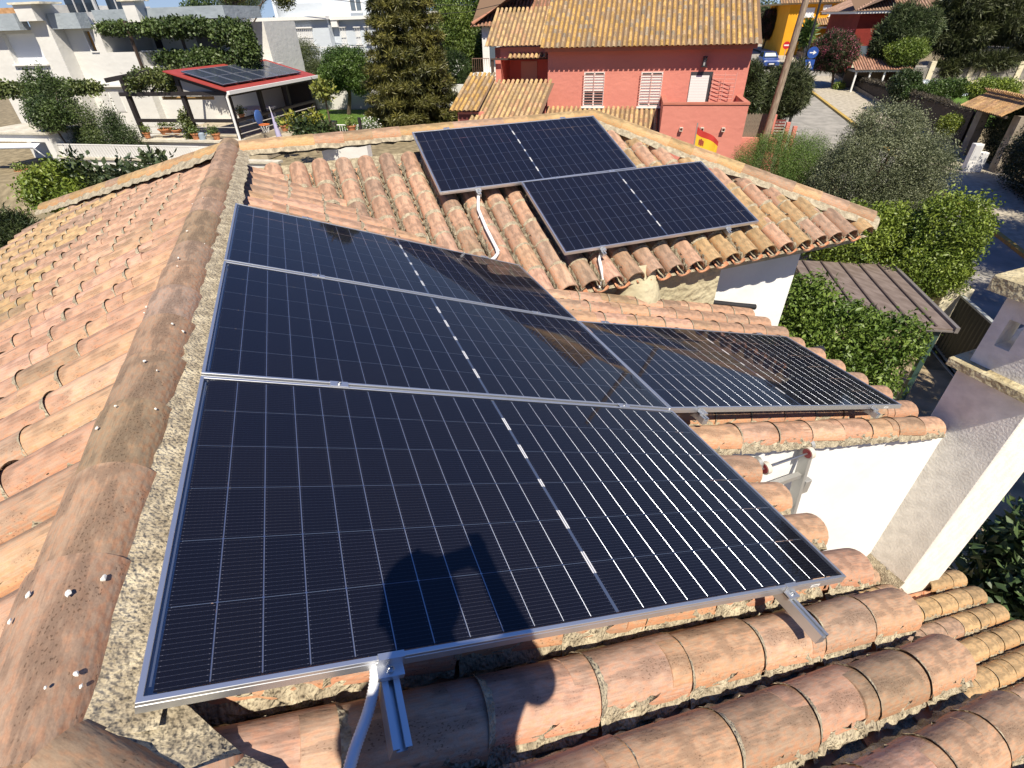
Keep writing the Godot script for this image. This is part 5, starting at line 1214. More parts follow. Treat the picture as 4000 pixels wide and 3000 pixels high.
	for i in 6:
		var z0 := -19.95 - i * 0.95
		var o := V(-17.3, 5.16, z0) + nn * 0.03
		var pb := nb(arr); pb.bar(o + V(0, 0, -0.45), o + s * 1.75 + V(0, 0, -0.45), 0.9, 0.035, nn)
		var pm := obj("panel", pb, mat("panel_blue", lin(0.035, 0.045, 0.07), 0.15), arr)
		var pf := nb(arr); var oo := o + nn * 0.02
		for k in 3: pf.bar(oo + s * (k * 0.865) + V(0, 0, 0.0), oo + s * (k * 0.865) + V(0, 0, -0.9), 0.03, 0.006, nn)
		for k in 2: pf.bar(oo + V(0, 0, -0.015 - k * 0.87), oo + s * 1.75 + V(0, 0, -0.015 - k * 0.87), 0.03, 0.006, nn)
		obj("frame", pf, mats["alu"], pm)
	# pergola left of it
	var Q := gthing("pergola", "dark timber pergola frame left of the porch", "pergola", Vector3(-20.2, 2.3, -20))
	part(Q, "post", dw, [[-20.28, -20.12, 2.3, 5.02, -20.08, -19.92]])
	var qb := nb(Q); qb.bar(V(-21.0, 4.92, -20), V(-18.8, 5.2, -20), 0.09, 0.16); qb.bar(V(-20.2, 4.95, -19.9), V(-20.2, 4.95, -24), 0.09, 0.14)
	for i in 4: qb.bar(V(-19.7 + i * 0.65, 4.5, -20.0), V(-19.2 + i * 0.65, 5.02, -20.6), 0.07, 0.1)
	obj("beam", qb, dw, Q)
	# walls and terrace edge in front
	var lw := gthing("lattice_wall", "white wall topped with a white lattice panel below the terrace", "wall", Vector3(-19, 1.0, -17.6))
	part(lw, "masonry", wh, [[-22.3, -12.5, 0.0, 2.46, -17.75, -17.55]])
	part(lw, "coping", wall("coping", Color(0.70, 0.68, 0.62), Color(0.8, 0.78, 0.72), 0.8, 0.4), [[-22.35, -12.4, 2.46, 2.54, -17.8, -17.48]])
	var lt := nb(lw)
	for i in 92:
		for d in [-1.0, 1.0]:
			var a0 := -22.05 + i * 0.07
			lt.bar(V(a0, 2.55, -17.58 + d * 0.006), V(a0 + d * 0.44 if d > 0 else a0 + 0.44 + d * 0.44, 2.98, -17.58 + d * 0.006) if d > 0 else V(a0 - 0.44, 2.98, -17.586), 0.03, 0.006, Vector3.BACK)
	gbox(lt, -22.5, -15.6, 2.97, 3.0, -17.6, -17.56)
	stuff(obj("lattice_slats", lt, fr, lw))
	var tw := gthing("terrace_wall", "white terrace retaining wall under the pergola posts", "wall", Vector3(-18, 1.8, -19.7))
	part(tw, "masonry", wh, [[-20.4, -15.4, 1.0, 2.75, -19.85, -19.6]])
	part(tw, "coping", wall("coping", Color(0.70, 0.68, 0.62), Color(0.8, 0.78, 0.72), 0.8, 0.4), [[-20.45, -15.35, 2.75, 2.83, -19.95, -19.5]])
	var tw2 := gthing("parapet", "short white sloping parapet beside the roses", "wall", Vector3(-22, 1.8, -21.4))
	var t2 := nb(tw2); t2.face([V(-22.8, 1.8, -21.4), V(-21.2, 1.8, -21.4), V(-21.9, 3.3, -21.4), V(-22.75, 2.9, -21.4)]); t2.face([V(-21.2, 1.8, -21.4), V(-21.2, 1.8, -22.4), V(-21.9, 3.3, -22.4), V(-21.9, 3.3, -21.4)])
	obj("masonry", t2, wh, tw2)
	var sh := gthing("white_shelter", "low white shelter with an awning at the left edge", "shelter", Vector3(-23.4, 0.5, -17.5))
	part(sh, "wall", wh, [[-22.3, -22.0, 0.3, 3.36, -19.5, -17.4], [-25.5, -22.3, 3.08, 3.36, -19.5, -17.4], [-26, -22.0, 0.3, 3.3, -20.0, -19.5]])
	part(sh, "coping", wall("coping", Color(0.70, 0.68, 0.62), Color(0.8, 0.78, 0.72), 0.8, 0.4), [[-25.5, -21.95, 3.36, 3.43, -19.6, -17.3]])
	var aw := nb(sh); aw.grid(8, 3, func(u, t): return V(lerpf(-25.6, -22.5, u), 3.0 - 0.12 * t + 0.05 * u - 0.03 * sin(u * 20.0) * t, -17.35 + t * 0.35)); obj("awning", aw, mat("awning", lin(0.66, 0.68, 0.72), 0.7), sh)
	var ap := nb(sh); ap.tube([V(-25.6, 2.86, -17.0), V(-22.5, 2.95, -17.0), V(-22.4, 2.6, -17.2)], 0.03, 6); obj("awning_tube", ap, mat("rail_grey", lin(0.42, 0.44, 0.46), 0.4, 0.5), sh)
	part(sh, "pedestal", wh, [[-24.4, -23.75, 0.3, 1.85, -17.6, -17.0]])
	var gr := nb(sh); for i in 7: gr.tube([V(-24.8 + i * 0.12, 0.8, -16.8), V(-24.8 + i * 0.12, 1.55, -16.8)], 0.015, 5)
	gr.tube([V(-24.9, 1.55, -16.8), V(-24.0, 1.68, -16.8)], 0.02, 5); stuff(obj("turquoise_rail", gr, mat("turquoise", lin(0.12, 0.38, 0.40), 0.5), sh))
	# pots and small things on the terrace edge
	var clay := mat("terracotta", lin(0.48, 0.20, 0.09), 0.85)
	var pots := [[-19.79, 2.86, -19.72, 0.14, 0.22, "small clay pot at the left end of the terrace edge"], [-19.15, 2.95, -20.1, 0.27, 0.22, "wide clay bowl of lettuce green plants on the terrace"], [-18.6, 2.95, -20.1, 0.2, 0.18, "rounded clay pot beside the wide bowl"], [-17.45, 2.83, -19.72, 0.16, 0.24, "clay pot left of the grey watering can"], [-16.48, 2.83, -19.72, 0.16, 0.24, "clay pot with a small plant right of the watering can"], [-16.0, 3.4, -21.0, 0.13, 0.2, "clay pot standing higher at the right of the porch rail"], [-10.05, 3.3, -19, 0.17, 0.22, "clay pot hanging on the low white railing by the lawn"], [-24.1, 1.85, -17.3, 0.22, 0.2, "clay pot on the white pedestal under the awning"], [-13.6, 3.1, -20.2, 0.16, 0.22, "clay pot among the shrubs at the porch corner"]]
	for q in pots:
		var T := gthing("flower_pot", q[5], "pot", Vector3(q[0], q[1], q[2]), "clay flower pots")
		var b := nb(T); var r: float = q[3]; var h: float = q[4]
		b.lathe(V(q[0], q[1], q[2]), [[0.0, 0.0], [r * 0.68, 0.0], [r * 0.95, h * 0.8], [r * 1.08, h * 0.8], [r * 1.08, h], [r * 0.95, h], [r * 0.9, h * 0.82], [0.0, h * 0.82]], 14)
		obj("pot", b, clay, T)
		crown(T, "leaves", "broad", [[V(q[0], q[1] + h + 0.1, q[2]), V(r * 1.1, 0.12, r), 1]], 16, 0.8, Color(0.06, 0.10, 0.02), Color(0.20, 0.26, 0.05), 0.2)
	var wc := gthing("watering_can", "grey watering can between two clay pots", "watering can", Vector3(-17.15, 2.83, -19.72))
	var wb := nb(wc); wb.lathe(V(-17.15, 2.83, -19.72), [[0.0, 0.0], [0.13, 0.0], [0.12, 0.22], [0.07, 0.26], [0.0, 0.26]], 14)
	obj("body", wb, mat("can_grey", lin(0.26, 0.32, 0.38), 0.5), wc)
	var ws := nb(wc); ws.tube([V(-17.05, 2.9, -19.72), V(-16.9, 3.02, -19.72), V(-16.84, 3.1, -19.72)], [0.025, 0.018, 0.03], 6); obj("spout", ws, mat("can_grey", lin(0.26, 0.32, 0.38), 0.5), wc)
	var hn := nb(wc); hn.tube([V(-17.27, 2.88, -19.72), V(-17.36, 3.0, -19.72), V(-17.28, 3.12, -19.72), V(-17.18, 3.1, -19.72)], 0.014, 6); obj("handle", hn, mat("can_grey", lin(0.26, 0.32, 0.38), 0.5), wc)
	var um := gthing("parasol", "folded lilac parasol leaning at the porch corner", "parasol", Vector3(-14.0, 2.6, -20.3))
	var ub := nb(um); ub.tube([V(-14.0, 2.65, -20.3), V(-14.05, 3.1, -20.32), V(-14.12, 3.75, -20.35)], [0.13, 0.1, 0.02], 9); obj("canopy", ub, mat("lilac", lin(0.42, 0.40, 0.58), 0.8), um)
	var uq := nb(um); uq.tube([V(-14.12, 3.75, -20.35), V(-14.15, 3.95, -20.36)], 0.015, 6); uq.tube([V(-13.98, 2.3, -20.3), V(-14.0, 2.65, -20.3)], 0.018, 6); obj("pole", uq, fr, um)
	var tb := gthing("garden_table", "white garden table with chairs in the shade of the porch", "table", Vector3(-16.8, 2.82, -23))
	part(tb, "tabletop", fr, [[-17.6, -16.2, 3.5, 3.55, -23.8, -22.4]])
	for q in [[-17.5, -23.7], [-16.3, -23.7], [-17.5, -22.5], [-16.3, -22.5]]: part(tb, "leg", fr, [[q[0] - 0.03, q[0] + 0.03, 2.82, 3.5, q[1] - 0.03, q[1] + 0.03]])
	var lr := gthing("lawn_railing", "short white railing with a dark post at the lawn's near edge", "railing", Vector3(-10.4, 2.6, -19.1))
	var lb := nb(lr); for i in 9: lb.tube([V(-10.6 + i * 0.1, 3.05, -19.15), V(-10.6 + i * 0.1, 3.5, -19.15)], 0.012, 5)
	lb.tube([V(-10.7, 3.5, -19.15), V(-9.75, 3.5, -19.15)], 0.02, 5); stuff(obj("bars", lb, fr, lr)); part(lr, "post", dw, [[-9.8, -9.72, 2.4, 3.75, -19.2, -19.1]])
	part(lr, "plinth", wh, [[-11.5, -9.6, 1.8, 3.05, -19.4, -19.05]])
	# overhead wires
	for q in [["thin black cable crossing above the curved parapet", V(-22.4, 8.2, -37), V(-10, 7.3, -37)], ["second thin cable passing behind the conifer to the red house roof", V(-14.6, 6.85, -37), V(-6, 7.6, -36)]]:
		var T := gthing("overhead_cable", q[0], "cable", q[1])
		var b := nb(T); b.tube([q[1], q[1].lerp(q[2], 0.5) - V(0, 0.25, 0), q[2]], 0.016, 5); obj("wire", b, mat("cable_black", lin(0.02, 0.02, 0.02), 0.6), T)

func build_right():
	var fr := mat("white_frame", lin(0.76, 0.76, 0.74), 0.5)
	# carport, gate and pillar
	var C := gthing("carport", "brown sheet metal carport roof with standing seams on a dark green post", "carport", Vector3(6.5, -2, -13.8))
	part(C, "roof_sheet", tmat("brown_sheet", mottled("brown_sheet", Color(0.42, 0.37, 0.34), Color(0.50, 0.45, 0.42), 0.015, 23, 0.3), Vector3(1.4, 1.4, 0.4), Color.WHITE, 0.6), [[5.1, 7.72, 0.46, 0.50, -15.8, -12.0]])
	for i in 5: part(C, "seam", mat("seam_brown", lin(0.10, 0.075, 0.065), 0.5), [[5.35 + i * 0.5, 5.39 + i * 0.5, 0.501, 0.54, -15.75, -12.05]])
	part(C, "edge_trim", mat("trim_grey", lin(0.22, 0.20, 0.19), 0.5, 0.3), [[7.72, 7.8, 0.42, 0.56, -15.85, -11.95], [5.1, 7.72, 0.42, 0.46, -12.06, -11.97]])
	part(C, "post", mat("green_post", lin(0.035, 0.07, 0.06), 0.5), [[7.42, 7.54, -2, 0.42, -12.2, -12.08], [7.42, 7.54, -2, 0.42, -15.6, -15.48], [5.2, 5.3, -2, 0.42, -12.2, -12.1]])
	var cw := gthing("boundary_wall", "low cream wall under the carport's far end", "wall", Vector3(7, -2, -16))
	part(cw, "masonry", wall("cream_wall", Color(0.78, 0.75, 0.64), Color(0.86, 0.83, 0.72), 0.5, 0.3), [[4.5, 9.4, -2, -1.0, -16.2, -16.0]])
	var pl := gthing("gate_pillar", "cream rendered gate pillar with a flat lit top beside the dark gate", "pillar", Vector3(9.6, -2, -15.75))
	part(pl, "shaft", wall("cream_wall", Color(0.78, 0.75, 0.64), Color(0.86, 0.83, 0.72), 0.5, 0.3), [[9.25, 9.95, -2, 0.02, -16.05, -15.5]], 0.02)
	var gt := gthing("sliding_gate", "dark corrugated metal driveway gate with a pale top rail", "gate", Vector3(9.7, -2, -13.2))
	var gb := nb(gt)
	gb.grid(150, 1, func(u, t): return V(9.68 + 0.02 * sin(u * 150.0 * 1.256), lerpf(-1.98, -0.2, t), lerpf(-10.6, -15.48, u)), true)
	obj("corrugated_sheet", gb, mat("gate_dark", lin(0.022, 0.026, 0.024), 0.45), gt)
	part(gt, "top_rail", mat("rail_pale", lin(0.36, 0.38, 0.37), 0.5), [[9.64, 9.74, -0.2, -0.15, -15.48, -10.6]])
	part(gt, "bottom_rail", mat("rail_pale", lin(0.36, 0.38, 0.37), 0.5), [[9.58, 9.63, -1.975, -1.94, -15.48, -10.6]])
	var hd := gthing("trimmed_hedge", "brownish thorny clipped hedge between carport and gate pillar", "hedge", Vector3(8.4, -2, -16.4))
	crown(hd, "twigs", "small", [[V(8.5, -0.7, -16.4), V(0.8, 0.75, 0.5), 1]], 520, 0.9, Color(0.10, 0.075, 0.045), Color(0.26, 0.21, 0.14), 0.4)
	crown(hd, "red_leaves", "small", [[V(8.6, -0.35, -16.3), V(0.6, 0.45, 0.4), 1]], 60, 0.8, Color(0.16, 0.03, 0.02), Color(0.26, 0.07, 0.04), 0.7)
	# street furniture
	var lamp := gthing("street_lamp", "tall thin dark street lamp post carrying blue road signs", "street lamp", Vector3(10.95, -0.2, -43))
	var lb := nb(lamp); lb.tube([V(10.95, -0.25, -43), V(10.9, 3.4, -43), V(10.87, 8.2, -43)], [0.10, 0.08, 0.055], 10); obj("post", lb, mat("lamp_black", lin(0.02, 0.022, 0.025), 0.4), lamp)
	var la := nb(lamp); la.tube([V(10.87, 8.2, -43), V(11.2, 8.5, -43), V(11.9, 8.6, -43)], [0.05, 0.04, 0.04], 8); gbox(la, 11.7, 12.3, 8.55, 8.65, -43.12, -42.88); obj("arm", la, mat("lamp_black", lin(0.02, 0.022, 0.025), 0.4), lamp)
	var blue := mat("sign_blue", lin(0.02, 0.07, 0.30), 0.4); var white := mat("sign_white", lin(0.72, 0.72, 0.72), 0.5); var redm := mat("sign_red", lin(0.50, 0.02, 0.03), 0.4)
	var sg := gthing("road_sign", "round blue sign with a white arrow pointing right, on the lamp post", "road sign", Vector3(11.2, 4.3, -42.85))
	var disc := func(b: B, c: Vector3, r: float, th: float): # a disc facing us
		var p := []
		for i in 24: p.append(c + V(cos(TAU * i / 24) * r, sin(TAU * i / 24) * r, th))
		b.face(p)
		for i in 24:
			var q0: Vector3 = p[i]; var q1: Vector3 = p[(i + 1) % 24]
			b.face([q0, q0 - V(0, 0, th), q1 - V(0, 0, th), q1])
	var b := nb(sg); disc.call(b, V(11.2, 4.3, -42.85), 0.33, 0.03); obj("plate", b, blue, sg)
	b = nb(sg); b.face([V(11.0, 4.27, -42.815), V(11.22, 4.27, -42.815), V(11.22, 4.33, -42.815), V(11.0, 4.33, -42.815)]); b.face([V(11.22, 4.18, -42.815), V(11.42, 4.3, -42.815), V(11.22, 4.42, -42.815)]); obj("arrow", b, white, sg)
	sg = gthing("road_sign", "square blue sign with a white triangle, below the round arrow sign", "road sign", Vector3(11.15, 3.65, -42.85))
	b = nb(sg); gbox(b, 10.85, 11.45, 3.36, 3.92, -42.85, -42.82); obj("plate", b, blue, sg)
	b = nb(sg); b.face([V(10.93, 3.44, -42.815), V(11.37, 3.44, -42.815), V(11.15, 3.84, -42.815)]); obj("triangle", b, white, sg)
	b = nb(sg); b.face([V(11.09, 3.48, -42.81), V(11.16, 3.48, -42.81), V(11.2, 3.72, -42.81), V(11.12, 3.72, -42.81)]); obj("walking_figure", b, mat("sign_black", lin(0.02, 0.02, 0.02), 0.5), sg)
	sg = gthing("no_entry_sign", "round red no entry sign with a white bar on a thin post", "road sign", Vector3(16.8, 1.7, -76))
	b = nb(sg); disc.call(b, V(16.8, 3.36, -76), 0.38, 0.03); obj("plate", b, redm, sg)
	b = nb(sg); gbox(b, 16.54, 17.06, 3.29, 3.43, -75.968, -75.964); obj("white_bar", b, white, sg)
	b = nb(sg); b.tube([V(16.85, 1.6, -76.03), V(16.8, 3.75, -76.03)], 0.035, 6); obj("post", b, mat("rail_grey", lin(0.42, 0.44, 0.46), 0.4, 0.5), sg)
	sg = gthing("no_parking_sign", "round blue and red no parking sign near the dark red house", "road sign", Vector3(22.6, 0.8, -65))
	b = nb(sg); disc.call(b, V(22.6, 3.25, -65), 0.36, 0.03); obj("rim", b, redm, sg)
	b = nb(sg); disc.call(b, V(22.6, 3.25, -64.966), 0.28, 0.003); obj("plate", b, blue, sg)
	b = nb(sg); b.bar(V(22.4, 3.45, -64.955), V(22.8, 3.05, -64.955), 0.004, 0.07, V(0.7, 0.7, 0)); b.bar(V(22.4, 3.05, -64.955), V(22.8, 3.45, -64.955), 0.004, 0.05, V(-0.7, 0.7, 0)); obj("slash", b, white, sg)
	b = nb(sg); b.tube([V(22.6, 0.9, -65.03), V(22.6, 3.5, -65.03)], 0.035, 6); obj("post", b, mat("rail_grey", lin(0.42, 0.44, 0.46), 0.4, 0.5), sg)
	var up := gthing("wooden_pole", "leaning weathered wooden utility pole beside the red house", "utility pole", Vector3(6.03, -1.2, -27))
	b = nb(up); b.tube([V(5.87, -1.2, -27), V(6.03, 2.06, -27), V(6.29, 6.87, -27), V(6.5, 10.5, -27)], [0.17, 0.155, 0.125, 0.11], 12); obj("shaft", b, tmat("grey_wood", mottled("grey_wood", Color(0.46, 0.40, 0.34), Color(0.66, 0.60, 0.53), 0.03, 41, 0.6), Vector3(2.5, 0.3, 2.5)), up)
	var rf := gthing("reed_fence", "grey reed screen fence beside the red house", "fence", Vector3(5.5, -1.2, -27.4))
	b = nb(rf); b.grid(60, 1, func(u, t): return V(lerpf(4.4, 6.3, u), lerpf(-1.2, 2.8 + 0.04 * sin(u * 90.0), t), -27.4 + 0.012 * sin(u * 377.0))); obj("reeds", b, tmat("reed", mottled("reed", Color(0.34, 0.31, 0.27), Color(0.54, 0.50, 0.44), 0.05, 43, 0.9), Vector3(5, 0.5, 5)), rf)
	part(rf, "red_base", wall("red_wall", Color(0.77, 0.49, 0.435), Color(0.80, 0.515, 0.455), 0.25, 0.15), [[4.4, 6.6, -1.2, 1.85, -27.39, -27.15]])
	var rg := gthing("red_fence", "salmon fence posts with dark red slats by the street", "fence", Vector3(8.4, -0.9, -33))
	for q in [[7.35, -32.0, 2.15], [8.0, -31.6, 1.85], [8.32, -31.4, 1.7]]: part(rg, "post", wall("red_wall", Color(0.77, 0.49, 0.435), Color(0.80, 0.515, 0.455), 0.25, 0.15), [[q[0] - 0.09, q[0] + 0.09, -1.0, q[2], q[1] - 0.1, q[1] + 0.1]])
	for i in 7: part(rg, "slat", mat("dark_red", lin(0.16, 0.04, 0.035), 0.8), [[7.45, 7.9, 1.0 + i * 0.14, 1.09 + i * 0.14, -31.9, -31.86]])
	# brush fence along the pavement
	var bf := gthing("brush_fence", "long dark heather brush fence on a low wall along the pavement", "fence", Vector3(19.3, 0, -52))
	b = nb(bf)
	var f := noise(1.4, 5, 3)
	for s in [0.0, 0.16]:
		b.grid(160, 6, func(u, t):
			var bb := lerpf(-37.5, -63.5, u)
			return V(19.2 + s + f.get_noise_2d(bb * 3.0, t * 4.0 + s * 20) * 0.05, lerpf(yg(bb) + 0.3, 1.6 + f.get_noise_2d(bb * 9.0, 3.0) * 0.12, t), bb), s < 0.1)
	obj("brush", b, tmat("brush", mottled("brush", Color(0.20, 0.17, 0.14), Color(0.36, 0.31, 0.26), 0.06, 47, 1.2), Vector3(1.5, 0.4, 1.5)), bf)
	crown(bf, "loose_twigs", "wisp", [[V(19.28, 1.6, -50.5), V(0.1, 0.12, 13.0), 1]], 1100, 0.7, Color(0.07, 0.06, 0.045), Color(0.20, 0.17, 0.13), 0.0)
	b = nb(bf); b.grid(1, 30, func(u, t): var bb := lerpf(-37.5, -63.5, t); return V(19.12, yg(bb) + lerpf(0.0, 0.42, u), bb), true)
	obj("low_wall", b, wall("kerb_wall", Color(0.50, 0.45, 0.38), Color(0.62, 0.57, 0.49), 0.6, 0.4), bf)
	# tiled canopy over the opposite gateway
	var cn := gthing("gate_canopy", "small sunlit pantiled canopy over a gateway across the street", "canopy", Vector3(18.9, -0.6, -34.6))
	var oc := [Color(0.56, 0.34, 0.16), Color(0.60, 0.40, 0.20), Color(0.48, 0.30, 0.17)]
	tiled(cn, Vector3(18.2, 2.0, -37.0), Vector3(0, 0, 4.0), Vector3(1.1, 0.62, 0), 0.2, 0.3, oc)
	tiled(cn, Vector3(20.4, 2.0, -33.0), Vector3(0, 0, -4.0), Vector3(-1.1, 0.62, 0), 0.2, 0.4, oc)
	part(cn, "ridge", mat("ridge_grey", lin(0.22, 0.18, 0.15), 0.9), [[19.2, 19.4, 2.62, 2.74, -37.0, -33.0]])
	part(cn, "wall", wall("dim_plaster", Color(0.52, 0.48, 0.42), Color(0.62, 0.58, 0.52), 0.6, 0.3), [[19.1, 19.5, -1.0, 1.95, -37.0, -36.4], [19.1, 19.5, -1.0, 1.95, -33.6, -33.0]])
	part(cn, "beam", mat("dark_wood", lin(0.06, 0.04, 0.03), 0.7), [[18.4, 18.5, 1.86, 1.98, -37, -33]])
	var ub := gthing("utility_boxes", "pair of white meter cabinets standing in the shade across the street", "cabinet", Vector3(18.1, -0.8, -33.2))
	part(ub, "tall_cabinet", fr, [[17.75, 18.15, -0.85, 0.65, -33.5, -33.1]], 0.015)
	part(ub, "short_cabinet", fr, [[18.16, 18.55, -0.85, 0.25, -33.5, -33.1]], 0.015)
	part(ub, "cabinet_door", mat("door_pale", lin(0.60, 0.61, 0.62), 0.5), [[17.8, 18.1, -0.1, 0.58, -33.099, -33.085], [18.2, 18.5, -0.6, 0.18, -33.099, -33.085]])
	# pool garden
	var ph := gthing("pool_house", "open pool house with a low pinkish tiled roof and white posts", "pavilion", Vector3(20.4, 0.6, -57))
	var pk := [Color(0.50, 0.27, 0.19), Color(0.46, 0.24, 0.17), Color(0.52, 0.30, 0.22)]
	tiled(ph, Vector3(18.3, 2.36, -55.6), Vector3(4.4, 0, 0), Vector3(0, 0.85, -2.4), 0.21, 0.34, pk)
	part(ph, "fascia", wall("grey_fascia", Color(0.58, 0.60, 0.60), Color(0.66, 0.68, 0.68)), [[18.25, 22.7, 2.18, 2.34, -58, -55.7]])
	for a in [18.5, 19.6, 20.7, 21.7, 22.5]: part(ph, "post", fr, [[a - 0.06, a + 0.06, 0.6, 2.2, -55.95, -55.83]])
	part(ph, "back_wall", mat("brown_wall", lin(0.16, 0.12, 0.09), 0.9), [[18.3, 22.7, 0.6, 2.3, -58.2, -58.0], [22.3, 22.75, 0.6, 2.2, -58, -56.1]])
	var gtb := gthing("garden_table", "white metal garden table beside the pool house posts", "table", Vector3(20.9, 0.6, -54.3))
	b = nb(gtb); b.lathe(V(20.9, 1.3, -54.3), [[0.0, 0.0], [0.5, 0.0], [0.5, 0.03], [0.0, 0.03]], 14); obj("tabletop", b, fr, gtb)
	b = nb(gtb); b.lathe(V(20.9, 0.55, -54.3), [[0.25, 0.0], [0.04, 0.06], [0.04, 0.75]], 10); obj("leg", b, fr, gtb)
	var pc := gthing("pool_cover", "white ribbed telescopic cover over the swimming pool", "pool cover", Vector3(26, 0.4, -56))
	b = nb(pc); b.grid(12, 16, func(u, t): var an: float = PI * u; return V(23.6 + 5.2 * t, 0.45 + 1.05 * sin(an) * (1.0 - 0.12 * floorf(t * 4.0)), -56.0 + 1.9 * cos(an)), true); obj("shell", b, mat("pool_shell", lin(0.55, 0.64, 0.72), 0.2), pc)
	b = nb(pc)
	for i in 9:
		var pts := []
		for k in 13: var an := PI * k / 12.0; pts.append(V(23.6 + i * 0.65, 0.45 + 1.08 * sin(an) * (1.0 - 0.12 * floorf(i / 8.01 * 4.0)), -56.0 + 1.95 * cos(an)))
		b.tube(pts, 0.06, 6)
	stuff(obj("ribs", b, fr, pc))
	var fw := gthing("stone_wall", "grey block wall with cream coping behind the pool garden", "wall", Vector3(31, 0.8, -60))
	part(fw, "masonry", wall("blockwork", Color(0.44, 0.43, 0.41), Color(0.56, 0.55, 0.52), 0.8, 0.6), [[23, 44, 0.2, 2.1, -60.4, -60.2]])
	part(fw, "pale_plinth", wall("cream_wall", Color(0.78, 0.75, 0.64), Color(0.86, 0.83, 0.72), 0.5, 0.3), [[27, 44, 0.2, 1.1, -60.2, -59.9]])
	for q in [[29.2, 2.6], [30.2, 2.75], [32.9, 2.5], [26.0, 2.6]]: part(fw, "pillar", wall("cream_wall", Color(0.78, 0.75, 0.64), Color(0.86, 0.83, 0.72), 0.5, 0.3), [[q[0] - 0.2, q[0] + 0.2, 0.5, q[1], -60.7, -60.1]])
	var gp := gthing("white_gatehouse", "small white gatehouse with a blue door beyond the pool wall", "gatehouse", Vector3(32.0, 1.0, -64))
	part(gp, "wall", wall("offwhite", Color(0.84, 0.84, 0.82), Color(0.9, 0.9, 0.88), 0.3, 0.2), [[31.2, 32.8, 0.8, 3.3, -65, -63.6]])
	part(gp, "roof", mat("grey_slab", lin(0.35, 0.35, 0.34), 0.8), [[31.0, 33.0, 3.3, 3.42, -65.2, -63.4]]); part(gp, "door", mat("door_blue", lin(0.06, 0.09, 0.2), 0.5), [[31.6, 32.3, 0.9, 2.9, -63.598, -63.56]])
	# far houses
	var dr := gthing("dark_red_house", "dark red house with a hipped pinkish tile roof and white eaves", "house", Vector3(22, 0.9, -68))
	var dk := wall("darkred_wall", Color(0.44, 0.13, 0.10), Color(0.50, 0.16, 0.12), 0.3, 0.2)
	part(dr, "wall", dk, [[20.6, 27.0, 0.5, 6.2, -76, -66]])
	part(dr, "eaves", fr, [[19.9, 27.8, 6.2, 6.42, -76.8, -65.2]])
	var pr := [Color(0.46, 0.30, 0.22), Color(0.42, 0.27, 0.20), Color(0.50, 0.33, 0.25)]
	tiled(dr, Vector3(19.8, 6.44, -65.1), Vector3(8.1, 0, 0), Vector3(0, 1.5, -4.0), 0.26, 0.36, pr, func(p): return absf(p.x - 23.85) < 4.1 - (-65.1 - p.z) * 0.95)
	tiled(dr, Vector3(19.8, 6.44, -76.9), Vector3(0, 0, 11.8), Vector3(4.0, 1.5, 0), 0.26, 0.36, pr, func(p): return p.z < -65.1 - (p.x - 19.8) * 0.98)
	part(dr, "front_wall", wall("cream_wall", Color(0.78, 0.75, 0.64), Color(0.86, 0.83, 0.72), 0.5, 0.3), [[20.4, 22.4, 0.8, 2.6, -63.6, -63.4], [22.6, 23.1, 0.8, 2.85, -63.6, -63.3]])
	part(dr, "window", mat("grey_glass", lin(0.10, 0.13, 0.16), 0.15), [[21.4, 22.2, 2.2, 3.6, -65.998, -65.95]])
	var yh := gthing("yellow_house", "bright yellow house with white shutters and tiled porch roofs", "house", Vector3(20, 1.9, -84))
	var yw := wall("yellow_wall", Color(0.86, 0.60, 0.10), Color(0.90, 0.65, 0.14), 0.25, 0.15)
	part(yh, "wall", yw, [[17.1, 24.5, 1.5, 7.2, -92, -80]])
	part(yh, "porch_wall", yw, [[20.5, 24.5, 1.5, 5.2, -80, -78.6]])
	tiled(yh, Vector3(15.9, 7.35, -79.3), Vector3(9, 0, 0), Vector3(0, 1.8, -4.5), 0.3, 0.4, oc)
	tiled(yh, Vector3(20.3, 5.2, -78.3), Vector3(4.4, 0, 0), Vector3(0, 0.6, -1.6), 0.26, 0.4, oc)
	part(yh, "eaves", mat("eave_cream", lin(0.6, 0.45, 0.2), 0.8), [[15.9, 24.9, 7.2, 7.36, -92, -79.4]])
	for q in [[18.9, 19.85, 6.0, 6.85], [21.55, 22.4, 6.0, 6.8]]:
		var W := part(yh, "window", fr, [[q[0], q[1], q[2], q[3], -79.998, -79.93]])
		part(yh, "sill", fr, [[q[0] - 0.1, q[1] + 0.1, q[2] - 0.1, q[2], -79.998, -79.85]])
	part(yh, "air_conditioner", fr, [[20.7, 21.5, 6.6, 7.08, -79.998, -79.65]])
	part(yh, "awning", mat("awning", lin(0.66, 0.68, 0.72), 0.7), [[18.7, 22.0, 4.85, 5.0, -80, -77.8]])
	var ff := gthing("pillared_fence", "cream wall with white pillars and black panels along the far street", "fence", Vector3(19.2, 1.8, -88))
	part(ff, "low_wall", wall("kerb_wall", Color(0.50, 0.45, 0.38), Color(0.62, 0.57, 0.49), 0.6, 0.4), [[19.05, 19.3, 1.4, 2.6, -105, -72.2]])
	part(ff, "end_pillar", wall("cream_wall", Color(0.78, 0.75, 0.64), Color(0.86, 0.83, 0.72), 0.5, 0.3), [[19.0, 21.8, 1.2, 2.9, -72.4, -72.0]])
	for i in 8: part(ff, "pillar", wall("cream_wall", Color(0.78, 0.75, 0.64), Color(0.86, 0.83, 0.72), 0.5, 0.3), [[19.0, 19.35, 1.4, 3.4, -77.2 - i * 3.6, -76.8 - i * 3.6]])
	for i in 7: part(ff, "black_panel", mat("door_dark", lin(0.035, 0.03, 0.03), 0.3), [[19.12, 19.22, 2.6, 3.25, -80.3 - i * 3.6, -77.3 - i * 3.6]])
